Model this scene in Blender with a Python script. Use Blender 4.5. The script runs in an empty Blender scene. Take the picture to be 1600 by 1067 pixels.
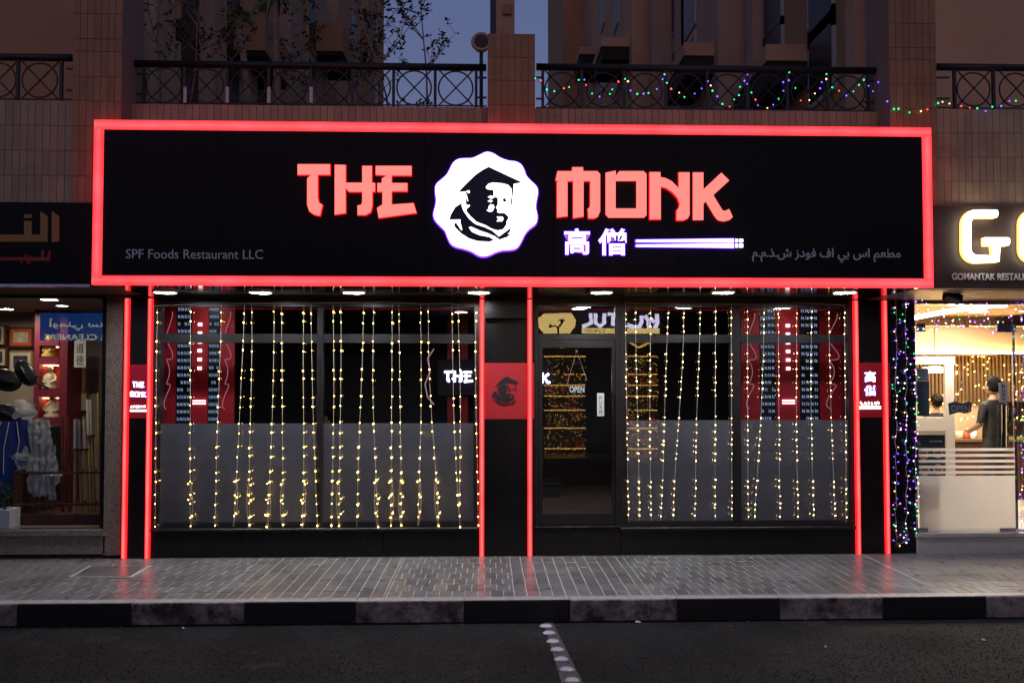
import bpy, bmesh, math, random
from mathutils import Vector, Matrix, noise
R = math.radians
random.seed(7)
sc = bpy.context.scene
col = sc.collection

# ------------------------------------------------------------ camera, sky, exposure
F = 1300.0; IW = 1600; IH = 1067
D = F / 140.0                      # metres from camera to the shopfront plane (Y = 0)
CZ = 1.92
YAW, PITCH, SHIFT = R(1.73), R(1.8), 23.0 / 1600
cd = bpy.data.cameras.new('camera'); cam = bpy.data.objects.new('camera', cd); col.objects.link(cam)
cd.sensor_width = 36; cd.sensor_fit = 'HORIZONTAL'; cd.lens = 36 * F / IW
cd.shift_y = SHIFT; cd.clip_end = 1000; cd.clip_start = 0.05
cam.location = (0, -D, CZ); cam.rotation_euler = (math.pi / 2 + PITCH, 0, -YAW)
sc.camera = cam
world = bpy.data.worlds.new('World'); sc.world = world; world.use_nodes = True
wn = world.node_tree; bg = wn.nodes['Background']
sky = wn.nodes.new('ShaderNodeTexSky'); sky.sky_type = 'NISHITA'; sky.sun_disc = False
sky.sun_elevation = R(-0.5); sky.sun_rotation = R(190); sky.air_density = 1.0; sky.dust_density = 3.0; sky.ozone_density = 2.2
tint = wn.nodes.new('ShaderNodeMix'); tint.data_type = 'RGBA'; tint.blend_type = 'MULTIPLY'; tint.inputs[0].default_value = 1; tint.inputs[7].default_value = (1.38, .97, 1.08, 1)   # violet dusk
wn.links.new(sky.outputs[0], tint.inputs[6]); wn.links.new(tint.outputs[2], bg.inputs[0]); bg.inputs[1].default_value = .6
sc.view_settings.view_transform = 'Standard'; sc.view_settings.look = 'None'
sc.view_settings.exposure = 0.0; sc.view_settings.gamma = 1.0
sc.cycles.use_denoising = True
sc.cycles.max_bounces = 8; sc.cycles.transparent_max_bounces = 12; sc.cycles.sample_clamp_indirect = 4.0
sc.cycles.caustics_reflective = False; sc.cycles.caustics_refractive = False

ROT = Matrix.Rotation(-YAW, 3, 'Z') @ Matrix.Rotation(math.pi / 2 + PITCH, 3, 'X')
def ray(px, py):
    return ROT @ Vector(((px - 800) / F, (533.5 - py) / F + SHIFT * 1600 / F, -1))
def W(px, py, Y):                  # point of the depth plane Y seen at that spot of the photograph
    d = ray(px, py); t = (Y + D) / d.y
    return Vector((d.x * t, Y, CZ + d.z * t))
def G(px, py, Z):                  # point of the level Z
    d = ray(px, py); t = (Z - CZ) / d.z
    return Vector((d.x * t, -D + d.y * t, Z))
def X_(px, Y, py=600): return W(px, py, Y).x
def Z_(py, Y, px=760): return W(px, py, Y).z

# ------------------------------------------------------------ materials
MATS = {}
def mat(name, base=(.5, .5, .5), rough=.6, metal=0, emit=None, es=1.0, var=.0, nscale=8, bump=0, bscale=40, rnd=0, spec=.5, dirt=None, alpha=1, world=False):
    m = bpy.data.materials.new(name); m.use_nodes = True; MATS[name] = m
    nt = m.node_tree; b = nt.nodes['Principled BSDF']; L = nt.links
    b.inputs['Base Color'].default_value = (*base, 1); b.inputs['Roughness'].default_value = rough
    b.inputs['Metallic'].default_value = metal; b.inputs['Specular IOR Level'].default_value = spec
    if emit:
        b.inputs['Emission Color'].default_value = (*emit, 1); b.inputs['Emission Strength'].default_value = es
    tc = nt.nodes.new('ShaderNodeTexCoord'); CO = nt.nodes.new('ShaderNodeNewGeometry').outputs['Position'] if world else tc.outputs['Object']
    src = None
    if var or rnd or dirt:
        rgb = nt.nodes.new('ShaderNodeRGB'); rgb.outputs[0].default_value = (*base, 1); src = rgb.outputs[0]
    if var:
        n = nt.nodes.new('ShaderNodeTexNoise'); n.inputs['Scale'].default_value = nscale; n.inputs['Detail'].default_value = 6
        n.inputs['Roughness'].default_value = .65
        L.new(CO, n.inputs['Vector'])
        mr = nt.nodes.new('ShaderNodeMapRange'); mr.inputs[1].default_value = .3; mr.inputs[2].default_value = .7
        mr.inputs[3].default_value = 1 - var; mr.inputs[4].default_value = 1 + var
        L.new(n.outputs[0], mr.inputs[0])
        h = nt.nodes.new('ShaderNodeHueSaturation'); L.new(mr.outputs[0], h.inputs['Value']); L.new(src, h.inputs['Color']); src = h.outputs[0]
        rr = nt.nodes.new('ShaderNodeMapRange'); rr.inputs[3].default_value = max(.02, rough - .12); rr.inputs[4].default_value = min(1, rough + .12)
        L.new(n.outputs[0], rr.inputs[0]); L.new(rr.outputs[0], b.inputs['Roughness'])
    if rnd:
        oi = nt.nodes.new('ShaderNodeObjectInfo'); mr = nt.nodes.new('ShaderNodeMapRange')
        mr.inputs[3].default_value = 1 - rnd; mr.inputs[4].default_value = 1 + rnd
        L.new(oi.outputs['Random'], mr.inputs[0])
        h = nt.nodes.new('ShaderNodeHueSaturation'); L.new(mr.outputs[0], h.inputs['Value']); L.new(src, h.inputs['Color']); src = h.outputs[0]
    for dirt in ([] if not dirt else dirt if isinstance(dirt, list) else [dirt]):   # (colour, scale, low, high): worn patches of another colour
        n = nt.nodes.new('ShaderNodeTexNoise'); n.inputs['Scale'].default_value = dirt[1]; n.inputs['Detail'].default_value = 9; n.inputs['Roughness'].default_value = .7
        L.new(CO, n.inputs['Vector'])
        mr = nt.nodes.new('ShaderNodeMapRange'); mr.inputs[1].default_value = dirt[2]; mr.inputs[2].default_value = dirt[3]
        L.new(n.outputs[0], mr.inputs[0])
        mx = nt.nodes.new('ShaderNodeMix'); mx.data_type = 'RGBA'; L.new(mr.outputs[0], mx.inputs[0]); L.new(src, mx.inputs[6]); mx.inputs[7].default_value = (*dirt[0], 1); src = mx.outputs[2]
    if src: L.new(src, b.inputs['Base Color'])
    if bump:
        n = nt.nodes.new('ShaderNodeTexNoise'); n.inputs['Scale'].default_value = bscale; n.inputs['Detail'].default_value = 5
        L.new(CO, n.inputs['Vector'])
        bp = nt.nodes.new('ShaderNodeBump'); bp.inputs['Strength'].default_value = bump; bp.inputs['Distance'].default_value = .01
        L.new(n.outputs[0], bp.inputs['Height']); L.new(bp.outputs[0], b.inputs['Normal'])
    if alpha < 1: b.inputs['Alpha'].default_value = alpha
    return m
def glass(name, tint=(.9, .92, .95), gain=1.5):
    m = bpy.data.materials.new(name); m.use_nodes = True; nt = m.node_tree; nt.nodes.clear(); MATS[name] = m
    o = nt.nodes.new('ShaderNodeOutputMaterial'); t = nt.nodes.new('ShaderNodeBsdfTransparent'); g = nt.nodes.new('ShaderNodeBsdfGlossy')
    t.inputs[0].default_value = (*tint, 1); g.inputs['Roughness'].default_value = .0; g.inputs[0].default_value = (1, 1, 1, 1)
    f = nt.nodes.new('ShaderNodeFresnel'); f.inputs[0].default_value = 1.5
    mm = nt.nodes.new('ShaderNodeMath'); mm.operation = 'MULTIPLY'; mm.inputs[1].default_value = gain
    ge = nt.nodes.new('ShaderNodeNewGeometry'); sb = nt.nodes.new('ShaderNodeMath'); sb.operation = 'SUBTRACT'; sb.inputs[0].default_value = 1; nt.links.new(ge.outputs['Backfacing'], sb.inputs[1])   # the back face of a thin sheet adds no second mirror
    m2 = nt.nodes.new('ShaderNodeMath'); m2.operation = 'MULTIPLY'; nt.links.new(mm.outputs[0], m2.inputs[0]); nt.links.new(sb.outputs[0], m2.inputs[1])
    mx = nt.nodes.new('ShaderNodeMixShader'); nt.links.new(f.outputs[0], mm.inputs[0]); nt.links.new(m2.outputs[0], mx.inputs[0])
    nt.links.new(t.outputs[0], mx.inputs[1]); nt.links.new(g.outputs[0], mx.inputs[2]); nt.links.new(mx.outputs[0], o.inputs[0])
    return m
def emis(name, c, s):
    m = bpy.data.materials.new(name); m.use_nodes = True; nt = m.node_tree; nt.nodes.clear(); MATS[name] = m
    o = nt.nodes.new('ShaderNodeOutputMaterial'); e = nt.nodes.new('ShaderNodeEmission'); e.inputs[0].default_value = (*c, 1); e.inputs[1].default_value = s
    nt.links.new(e.outputs[0], o.inputs[0]); return m
def frosted(name, base, trans, rough=.28):
    m = mat(name, base, rough, var=.2, nscale=1.3, spec=.9)
    nt = m.node_tree; b = nt.nodes['Principled BSDF']; o = [n for n in nt.nodes if n.type == 'OUTPUT_MATERIAL'][0]
    t = nt.nodes.new('ShaderNodeBsdfTranslucent'); t.inputs[0].default_value = (.8, .8, .8, 1)
    mx = nt.nodes.new('ShaderNodeMixShader'); mx.inputs[0].default_value = trans
    nt.links.new(b.outputs[0], mx.inputs[1]); nt.links.new(t.outputs[0], mx.inputs[2]); nt.links.new(mx.outputs[0], o.inputs[0]); return m

mat('asphalt', (.017, .0162, .0175), .75, var=.6, nscale=26, bump=1.0, bscale=38, spec=.12, dirt=[((.006, .0056, .006), .7, .44, .58), ((.05, .047, .05), 34, .6, .68), ((.032, .029, .03), 1.9, .58, .66)])
mat('paver', (.185, .186, .19), .3, var=.2, nscale=5, rnd=.22, bump=.12, bscale=60, spec=.6, world=True, dirt=[((.09, .08, .075), 1.1, .45, .78), ((.3, .29, .28), 9, .68, .8)])
mat('joint_sand', (.5, .48, .44), .8, var=.2, nscale=30)
mat('kerb_white', (.58, .47, .41), .75, var=.3, nscale=11, bump=.6, bscale=50, dirt=[((.035, .024, .02), 5, .44, .62), ((.12, .07, .05), 2.2, .45, .7)])
mat('kerb_black', (.022, .019, .019), .55, var=.3, nscale=8, bump=.4, bscale=50)
mat('kerb_top', (.36, .34, .35), .5, var=.25, nscale=12)
mat('black_panel', (.007, .007, .008), .25, var=.2, nscale=2, spec=.3)
mat('black_gloss', (.012, .011, .012), .08)
mat('black_frame', (.012, .012, .014), .35, var=.2, nscale=5)
mat('sign_black', (.009, .008, .0095), .4, spec=.12, var=.25, nscale=1.5)
mat('cream_tile', (.43, .285, .175), .45, rnd=.12, var=.2, nscale=1.6, world=True, dirt=((.2, .12, .07), 3.1, .55, .85))
mat('brown_tile', (.34, .165, .07), .4, rnd=.14, var=.2, nscale=1.6, world=True, dirt=((.15, .08, .04), 3.1, .55, .85))
mat('grout_pale', (.3, .24, .2), .8); mat('grout_dark', (.09, .065, .05), .8)
mat('plaster_tan', (.6, .385, .235), .85, var=.12, nscale=.8, bump=.1, bscale=12)
mat('plaster_brown', (.46, .255, .14), .85, var=.12, nscale=.7, bump=.1, bscale=12)
mat('plaster_grey', (.5, .345, .25), .85, var=.15, nscale=.6, bump=.1, bscale=12)
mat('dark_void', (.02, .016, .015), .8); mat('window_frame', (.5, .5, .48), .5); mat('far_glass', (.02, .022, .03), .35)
mat('iron', (.012, .012, .013), .45, var=.2, nscale=20)
mat('white_tape', (.6, .6, .58), .5)
mat('wire_pale', (.6, .58, .52), .4); mat('wire_dark', (.03, .05, .03), .5)
mat('granite', (.25, .2, .155), .4, var=.75, nscale=95, dirt=((.06, .05, .045), 70, .5, .6))
mat('steel', (.55, .55, .57), .25, metal=1); mat('chrome', (.8, .8, .82), .08, metal=1)
mat('plaque_red', (.42, .022, .03), .35)
mat('plaque_dark_red', (.3, .008, .02), .4)
mat('panel_red', (.45, .015, .025), .45, var=.1, nscale=3)
mat('glyph_black', (.008, .009, .012), .4)
mat('wood_floor', (.12, .085, .065), .4, var=.3, nscale=4)
mat('interior_dark', (.02, .018, .02), .7, var=.2, nscale=2); mat('ceiling_dark', (.05, .047, .05), .7)
mat('letter_grey', (.8, .77, .78), .5); mat('letter_bronze', (.42, .22, .06), .5); mat('letter_red', (.35, .03, .03), .5)
mat('white_plastic', (.75, .75, .74), .4); mat('ink', (.01, .01, .012), .5)
mat('leaf_dark', (.045, .055, .022), .55, var=.3, nscale=5); mat('leaf_green', (.06, .12, .03), .5, var=.3, nscale=6); mat('bark', (.24, .18, .14), .8, var=.3, nscale=20)
glass('glass'); glass('glass_side', gain=1.3)
frosted('frosted', (.17, .168, .18), .15, .2); frosted('frosted_white', (.88, .86, .82), .7, .4)
emis('led_red', (1, .034, .045), 2.1)
def led_tube(name, c0, c1, s, axis=0):       # diffuser tube: brightest along its middle
    m = emis(name, c0, s); nt = m.node_tree; e = [n for n in nt.nodes if n.type == 'EMISSION'][0]
    tc = nt.nodes.new('ShaderNodeTexCoord'); sp = nt.nodes.new('ShaderNodeSeparateXYZ'); nt.links.new(tc.outputs['Generated'], sp.inputs[0])
    pp = nt.nodes.new('ShaderNodeMath'); pp.operation = 'PINGPONG'; pp.inputs[1].default_value = .5; nt.links.new(sp.outputs[axis], pp.inputs[0])
    mr = nt.nodes.new('ShaderNodeMapRange'); mr.inputs[1].default_value = .05; mr.inputs[2].default_value = .5; nt.links.new(pp.outputs[0], mr.inputs[0])
    mx = nt.nodes.new('ShaderNodeMix'); mx.data_type = 'RGBA'; nt.links.new(mr.outputs[0], mx.inputs[0]); mx.inputs[6].default_value = (*c1, 1); mx.inputs[7].default_value = (*c0, 1)
    nt.links.new(mx.outputs[2], e.inputs[0])
    nz = nt.nodes.new('ShaderNodeTexNoise'); nz.inputs['Scale'].default_value = 2.3; nz.inputs['Detail'].default_value = 3; nt.links.new(tc.outputs['Object'], nz.inputs['Vector'])
    m2 = nt.nodes.new('ShaderNodeMapRange'); m2.inputs[1].default_value = .3; m2.inputs[2].default_value = .7; m2.inputs[3].default_value = s * .72; m2.inputs[4].default_value = s * 1.2
    nt.links.new(nz.outputs[0], m2.inputs[0]); nt.links.new(m2.outputs[0], e.inputs[1])      # uneven modules along the run
led_tube('led_h', (1, .075, .085), (1, .036, .046), 2.1, 2); led_tube('led_v', (1, .075, .085), (1, .036, .046), 2.1, 0)
led_tube('led_strip', (1, .13, .12), (.8, .01, .016), 2.0)
emis('letter_pink', (1, .155, .135), 1.9); emis('letter_rim', (1, .004, .012), .9)
emis('white_led', (.95, .93, 1), 3.2); emis('violet_halo', (.16, .03, 1), 3.5)  # violet emission on the edges stands for the halo round the white shapes
emis('downlight', (.92, .95, 1), 165); emis('bulb_warm', (1, .53, .09), 55); emis('bulb_pale', (1, .58, .2), 48)
emis('bulb_red', (1, .06, .03), 5); emis('bulb_green', (.02, .9, .25), 3.5); emis('bulb_blue', (.12, .06, 1), 6); emis('bulb_amber', (1, .5, .2), 5); emis('bulb_violet', (.55, .12, 1), 6); emis('bulb_white', (.6, .6, 1), 7)
emis('neon_pink', (1, .45, .55), .45); emis('glyph_light', (.45, .6, .9), .55); emis('warm_cove', (1, .55, .17), 60); emis('cove_white', (1, .8, .5), 9)
emis('sign_white', (1, .95, .8), 8); emis('sign_rim', (1, .55, .12), 2.5); emis('gold_light', (1, .55, .12), 7); emis('globe_yellow', (1, .72, .25), 8); emis('op_white', (.75, .72, 1), 12)
emis('blue_sign', (.004, .03, .14), 11); emis('blue_sign_text', (.35, .36, .25), 11); emis('niche_light', (1, .5, .2), 14); emis('lamp_warm', (1, .78, .5), 75)

# ------------------------------------------------------------ mesh helpers
class MB:
    def __init__(s): s.v = []; s.f = []; s.m = []
    def add(s, vs, fs, mi=0):
        o = len(s.v); s.v += [tuple(v) for v in vs]; s.f += [tuple(i + o for i in f) for f in fs]; s.m += [mi] * len(fs); return s
    def box(s, x0, x1, y0, y1, z0, z1, mi=0):
        if x0 > x1: x0, x1 = x1, x0
        if y0 > y1: y0, y1 = y1, y0
        if z0 > z1: z0, z1 = z1, z0
        v = [(x, y, z) for x in (x0, x1) for y in (y0, y1) for z in (z0, z1)]
        return s.add(v, [(0, 1, 3, 2), (4, 6, 7, 5), (0, 4, 5, 1), (2, 3, 7, 6), (0, 2, 6, 4), (1, 5, 7, 3)], mi)
    def bev(s, x0, x1, y0, y1, z0, z1, b=.004, mi=0):     # box whose edges towards -Y are chamfered
        v = [(x0, y1, z0), (x1, y1, z0), (x1, y1, z1), (x0, y1, z1), (x0, y0 + b, z0), (x1, y0 + b, z0), (x1, y0 + b, z1), (x0, y0 + b, z1),
             (x0 + b, y0, z0 + b), (x1 - b, y0, z0 + b), (x1 - b, y0, z1 - b), (x0 + b, y0, z1 - b)]
        f = [(3, 2, 1, 0)]
        for i in range(4):
            j = (i + 1) % 4; f += [(i, j, 4 + j, 4 + i), (4 + i, 4 + j, 8 + j, 8 + i)]
        return s.add(v, f + [(8, 9, 10, 11)], mi)
    def prism(s, poly, y0, y1, mi=0, side=None):          # outline in X,Z given thickness from y0 (front) to y1
        a = sum(poly[i][0] * poly[(i + 1) % len(poly)][1] - poly[(i + 1) % len(poly)][0] * poly[i][1] for i in range(len(poly)))
        if a < 0: poly = poly[::-1]
        n = len(poly); s.add([(x, y0, z) for x, z in poly] + [(x, y1, z) for x, z in poly], [tuple(range(n)), tuple(range(2 * n - 1, n - 1, -1))], mi)
        o = len(s.v) - 2 * n
        for i in range(n):
            j = (i + 1) % n; s.f.append((o + i, o + n + i, o + n + j, o + j)); s.m.append(mi if side is None else side)
        return s
    def tube(s, pts, r, n=6, mi=0, cap=True):
        pts = [Vector(p) for p in pts]; rs = r if isinstance(r, (list, tuple)) else [r] * len(pts); o = len(s.v); k = len(pts)
        for i, p in enumerate(pts):
            t = (pts[min(i + 1, k - 1)] - pts[max(i - 1, 0)]); t = t.normalized() if t.length > 1e-9 else Vector((0, 0, 1))
            a = Vector((0, 1, 0)) if abs(t.y) < .9 else Vector((1, 0, 0)); u = t.cross(a).normalized(); w = t.cross(u)
            for q in range(n):
                an = 2 * math.pi * q / n; s.v.append(tuple(p + (u * math.cos(an) + w * math.sin(an)) * rs[i]))
        for i in range(k - 1):
            for q in range(n):
                q2 = (q + 1) % n; s.f.append((o + i * n + q, o + i * n + q2, o + (i + 1) * n + q2, o + (i + 1) * n + q)); s.m.append(mi)
        if cap:
            s.f.append(tuple(o + q for q in range(n - 1, -1, -1))); s.f.append(tuple(o + (k - 1) * n + q for q in range(n))); s.m += [mi, mi]
        return s
    def octa(s, c, r, mi=0):
        x, y, z = c
        return s.add([(x + r, y, z), (x - r, y, z), (x, y + r, z), (x, y - r, z), (x, y, z + r), (x, y, z - r)],
                     [(0, 2, 4), (2, 1, 4), (1, 3, 4), (3, 0, 4), (2, 0, 5), (1, 2, 5), (3, 1, 5), (0, 3, 5)], mi)
    def ball(s, c, r, nu=12, nv=8, mi=0, sc_=(1, 1, 1)):
        o = len(s.v)
        for i in range(nv + 1):
            th = math.pi * i / nv
            for j in range(nu):
                ph = 2 * math.pi * j / nu
                s.v.append((c[0] + r * sc_[0] * math.sin(th) * math.cos(ph), c[1] + r * sc_[1] * math.sin(th) * math.sin(ph), c[2] + r * sc_[2] * math.cos(th)))
        for i in range(nv):
            for j in range(nu):
                k = (j + 1) % nu; s.f.append((o + i * nu + j, o + (i + 1) * nu + j, o + (i + 1) * nu + k, o + i * nu + k)); s.m.append(mi)
        return s
    def lathe(s, c, prof, n=16, mi=0):                    # prof: (radius, height) about a vertical axis
        o = len(s.v)
        for r, h in prof:
            for j in range(n):
                a = 2 * math.pi * j / n; s.v.append((c[0] + r * math.cos(a), c[1] + r * math.sin(a), c[2] + h))
        for i in range(len(prof) - 1):
            for j in range(n):
                k = (j + 1) % n; s.f.append((o + i * n + j, o + i * n + k, o + (i + 1) * n + k, o + (i + 1) * n + j)); s.m.append(mi)
        return s
    def mesh(s, name, mats):
        me = bpy.data.meshes.new(name); me.from_pydata(s.v, [], s.f)
        for m in (mats if isinstance(mats, (list, tuple)) else [mats]): me.materials.append(MATS[m])
        for p, i in zip(me.polygons, s.m): p.material_index = i
        return me
    def build(s, name, mats, parent=None, smooth=False):
        me = s.mesh(name, mats)
        if smooth: me.polygons.foreach_set('use_smooth', [True] * len(me.polygons))
        return link(name, me, parent)
def link(name, me, parent=None):
    o = bpy.data.objects.new(name, me); col.objects.link(o)
    if parent:
        o.parent = parent; o.matrix_parent_inverse = Matrix.Translation(-Vector(parent.location)) if parent.parent is None else parent.parent.matrix_parent_inverse.copy()
        if parent.parent is not None: o.matrix_parent_inverse = Matrix.Identity(4)
    return o
def tag(o, label=None, cat=None, group=None, kind=None):
    if label: o['label'] = label
    if cat: o['category'] = cat
    if group: o['group'] = group
    if kind: o['kind'] = kind
    return o
def thing(name, label, cat, loc=(0, 0, 0), group=None):
    o = bpy.data.objects.new(name, None); col.objects.link(o); o.location = loc; o.empty_display_size = .1
    return tag(o, label, cat, group)
def struct(name, mb, mats): return tag(mb.build(name, mats), kind='structure')
def rect(px0, py0, px1, py1, Y):   # world x0,x1,z0,z1 of an upright rectangle in plane Y
    xm, ym = (px0 + px1) / 2, (py0 + py1) / 2
    return W(px0, ym, Y).x, W(px1, ym, Y).x, W(xm, py1, Y).z, W(xm, py0, Y).z
def slab(px0, py0, px1, py1, Y, depth, mb=None, mi=0, bev=0):
    x0, x1, z0, z1 = rect(px0, py0, px1, py1, Y); mb = mb or MB()
    return mb.bev(x0, x1, Y, Y + depth, z0, z1, bev, mi) if bev else mb.box(x0, x1, Y, Y + depth, z0, z1, mi)
def pxpoly(pts, ox, oy, s, Y): return [(p.x, p.z) for p in (W(ox + x / s, oy + y / s, Y) for x, y in pts)]
def smooth_poly(pts, k=4):
    out = []; n = len(pts)
    for i in range(n):
        p0, p1, p2, p3 = (Vector((*pts[(i + d) % n], 0)) for d in (-1, 0, 1, 2))
        for q in range(k):
            t = q / k; v = .5 * ((2 * p1) + (p2 - p0) * t + (2 * p0 - 5 * p1 + 4 * p2 - p3) * t * t + (3 * p1 - p0 - 3 * p2 + p3) * t ** 3); out.append((v.x, v.y))
    return out
AR = {'ا': (0xFE8D, 2), 'أ': (0xFE83, 2), 'ب': (0xFE8F, 4), 'ت': (0xFE95, 4), 'د': (0xFEA9, 2), 'ذ': (0xFEAB, 2), 'ر': (0xFEAD, 2), 'ز': (0xFEAF, 2), 'س': (0xFEB1, 4), 'ش': (0xFEB5, 4),
      'ط': (0xFEC1, 4), 'ع': (0xFEC9, 4), 'ف': (0xFED1, 4), 'ل': (0xFEDD, 4), 'م': (0xFEE1, 4), 'ن': (0xFEE5, 4), 'و': (0xFEED, 2), 'ي': (0xFEF1, 4)}
def arabic(t):                     # joined letter forms in visual (left to right) order
    out = []
    for i, c in enumerate(t):
        if c not in AR: out.append(c); continue
        prev = i > 0 and t[i - 1] in AR and AR[t[i - 1]][1] == 4
        nxt = i + 1 < len(t) and t[i + 1] in AR and AR[c][1] == 4
        out.append(chr(AR[c][0] + (3 if prev and nxt else 2 if nxt else 1 if prev else 0)))
    return ''.join(reversed(out))
def text_mesh(name, s, box, Y, mats, ext=.004, bold=0, back=False, keep=False):
    c = bpy.data.curves.new('tmp', 'FONT'); c.body = s; c.extrude = .01; c.offset = bold; c.resolution_u = 3
    o = bpy.data.objects.new('tmp', c); col.objects.link(o)
    me = bpy.data.meshes.new_from_object(o.evaluated_get(bpy.context.evaluated_depsgraph_get()))
    bpy.data.objects.remove(o); bpy.data.curves.remove(c)
    vs = [v.co.copy() for v in me.vertices]
    ax, bx_ = min(v.x for v in vs), max(v.x for v in vs); ay, by = min(v.y for v in vs), max(v.y for v in vs)
    x0, x1, z0, z1 = box
    if keep: x1 = x0 + (bx_ - ax) * (z1 - z0) / (by - ay)
    for v in me.vertices:
        fx = (v.co.x - ax) / (bx_ - ax); fz = (v.co.y - ay) / (by - ay); d = (-v.co.z / .01 * .5 + .5) * ext
        v.co = (x1 - fx * (x1 - x0), Y - d, z0 + fz * (z1 - z0)) if back else (x0 + fx * (x1 - x0), Y + d - ext, z0 + fz * (z1 - z0))
    me.name = name; me.materials.clear()
    for m in (mats if isinstance(mats, (list, tuple)) else [mats]): me.materials.append(MATS[m])
    if isinstance(mats, (list, tuple)):
        for p in me.polygons: p.material_index = 0 if abs(p.normal.y) > .7 else 1
    return me
def text(name, s, pxbox, Y, mats, parent, **k): return link(name, text_mesh(name, s, rect(*pxbox, Y), Y, mats, **k), parent)

# ------------------------------------------------------------ ground: road, kerb, pavement
YK = G(760, 937, 0).y              # kerb edge
RZ = -.19
struct('road', MB().add([(-60, -14.0, RZ), (60, -14.0, RZ), (60, YK + .05, RZ), (-60, YK + .05, RZ)], [(0, 1, 2, 3)]), 'asphalt')
struct('ground', MB().box(-60, 60, -80, 120, RZ - .3, RZ - .05), 'asphalt')
pav = struct('pavement', MB().box(-14, 14, YK + .1, 0.6, RZ, -.0035), 'joint_sand')
PW, PD = .117, .232
big = MB(); cells = []
zones = [(-14, -2.45, .5), (-2.45, -.9, 0), (-.9, .25, .5), (.25, 1.5, 0), (1.5, 2.9, .5), (2.9, 4.2, 0), (4.2, 14, .5)]
nrow = int((0.02 - (YK + .115)) / PD)
for r in range(nrow + 1):
    y0 = YK + .115 + r * PD; y1 = min(y0 + PD, .05)
    for a, b, off in zones:
        x = a - (PW * off if r % 2 else 0)
        while x < b - .02:
            xa, xb = max(x, a), min(x + PW, b); x += PW
            if xb - xa > .02 and -7.5 < xa < 7.5: cells.append((xa, xb, y0, y1, r))
def paver_mb(w, d):
    g, e = .0035, .0012; b = .003
    x0, x1, y0, y1 = -w / 2 + g, w / 2 - g, -d / 2 + e, d / 2 - e
    v = [(x0, y0, -.02), (x1, y0, -.02), (x1, y1, -.02), (x0, y1, -.02), (x0, y0, -b), (x1, y0, -b), (x1, y1, -b), (x0, y1, -b), (x0 + b, y0 + b, 0), (x1 - b, y0 + b, 0), (x1 - b, y1 - b, 0), (x0 + b, y1 - b, 0)]
    f = []
    for i in range(4):
        j = (i + 1) % 4; f += [(i, j, 4 + j, 4 + i), (4 + i, 4 + j, 8 + j, 8 + i)]
    return v, f + [(8, 9, 10, 11)]
full_v, full_f = paver_mb(PW, PD); pm = MB().add(full_v, full_f).mesh('paver', 'paver')
single = 0
for xa, xb, y0, y1, r in cells:
    dz = random.uniform(-.0015, .0012); tilt = random.uniform(-.006, .006)
    if single < 300 and r < 4 and abs((xa + xb) / 2) < 4.9 and abs(xb - xa - PW) < .001:
        o = link('paver', pm, pav); o.location = ((xa + xb) / 2, (y0 + y1) / 2, dz); o.rotation_euler = (tilt, random.uniform(-.008, .008), 0); single += 1
    else:
        v, f = paver_mb(xb - xa, y1 - y0); c = ((xa + xb) / 2, (y0 + y1) / 2)
        big.add([(p[0] + c[0], p[1] + c[1], p[2] + dz + tilt * p[1]) for p in v], f)
tag(big.build('pavers', 'paver', pav), kind='stuff')
kerb = thing('kerb', None, None, (0, YK, 0)); kerb['kind'] = 'structure'
edges = [-300, -132, 39, 213, 385, 557, 725, 891, 1060, 1223, 1388, 1555, 1725, 1890]
for i in range(len(edges) - 1):
    x0, x1 = G(edges[i], 937, 0).x, G(edges[i + 1], 937, 0).x
    mb = MB(); g = .003; q = .012
    v = []
    for x in (x0 + g, x1 - g): v += [(x, YK, RZ - .05), (x, YK, -q), (x, YK + q * .6, -q * .25), (x, YK + q * 1.6, 0.002), (x, YK + .11, 0.002), (x, YK + .11, RZ - .05)]
    mb.add(v, [(k, k + 1, k + 7, k + 6) for k in range(2)], 0); mb.add(v, [(k, k + 1, k + 7, k + 6) for k in range(2, 4)], 1); mb.add(v, [(4, 5, 11, 10), (5, 4, 3, 2, 1, 0), (6, 7, 8, 9, 10, 11)], 1)
    o = mb.build('kerb_block', ['kerb_white' if i % 2 == 1 else 'kerb_black', 'kerb_top'], kerb)
    if i % 2 == 1: o['label'] = 'kerb block with worn white paint'
# loose aggregate standing proud of the asphalt
mat('aggregate', (.055, .052, .054), .7, rnd=.3, var=.5, nscale=9, world=True); gr = MB(); rg = random.Random(21)
for q in range(9000):
    p = G(rg.uniform(-20, 1620), rg.uniform(970, 1080), RZ + .002); e = rg.uniform(.004, .011); a = rg.uniform(0, 2.1); c3 = [(p.x + e * math.cos(a + k * 2.094), p.y + e * math.sin(a + k * 2.094), p.z) for k in range(3)]
    gr.add(c3 + [(p.x + e * .2, p.y, p.z + e * .7)], [(0, 1, 3), (1, 2, 3), (2, 0, 3)])
tag(gr.build('road_grit', 'aggregate'), 'coarse dark stone chips showing in the worn asphalt road', 'grit', kind='stuff')
# drain cover
c = [G(107, 902, .004), G(206, 902, .004), G(237, 884, .004), G(140, 884, .004)]
dc = thing('drain_cover', 'rectangular drain cover with pale concrete rim set in the pavement', 'drain cover', (c[0].x, c[0].y, 0))
ctr = sum(c, Vector()) / 4
def quad_slab(q, z0, z1): return MB().add([(p.x, p.y, z0) for p in q] + [(p.x, p.y, z1) for p in q], [(3, 2, 1, 0), (4, 5, 6, 7)] + [(i, (i + 1) % 4, 4 + (i + 1) % 4, 4 + i) for i in range(4)])
quad_slab(c, .001, .009).build('rim', 'joint_sand', dc)
quad_slab([ctr + (p - ctr) * .9 for p in c], .004, .013).build('lid', 'paver', dc)
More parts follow.
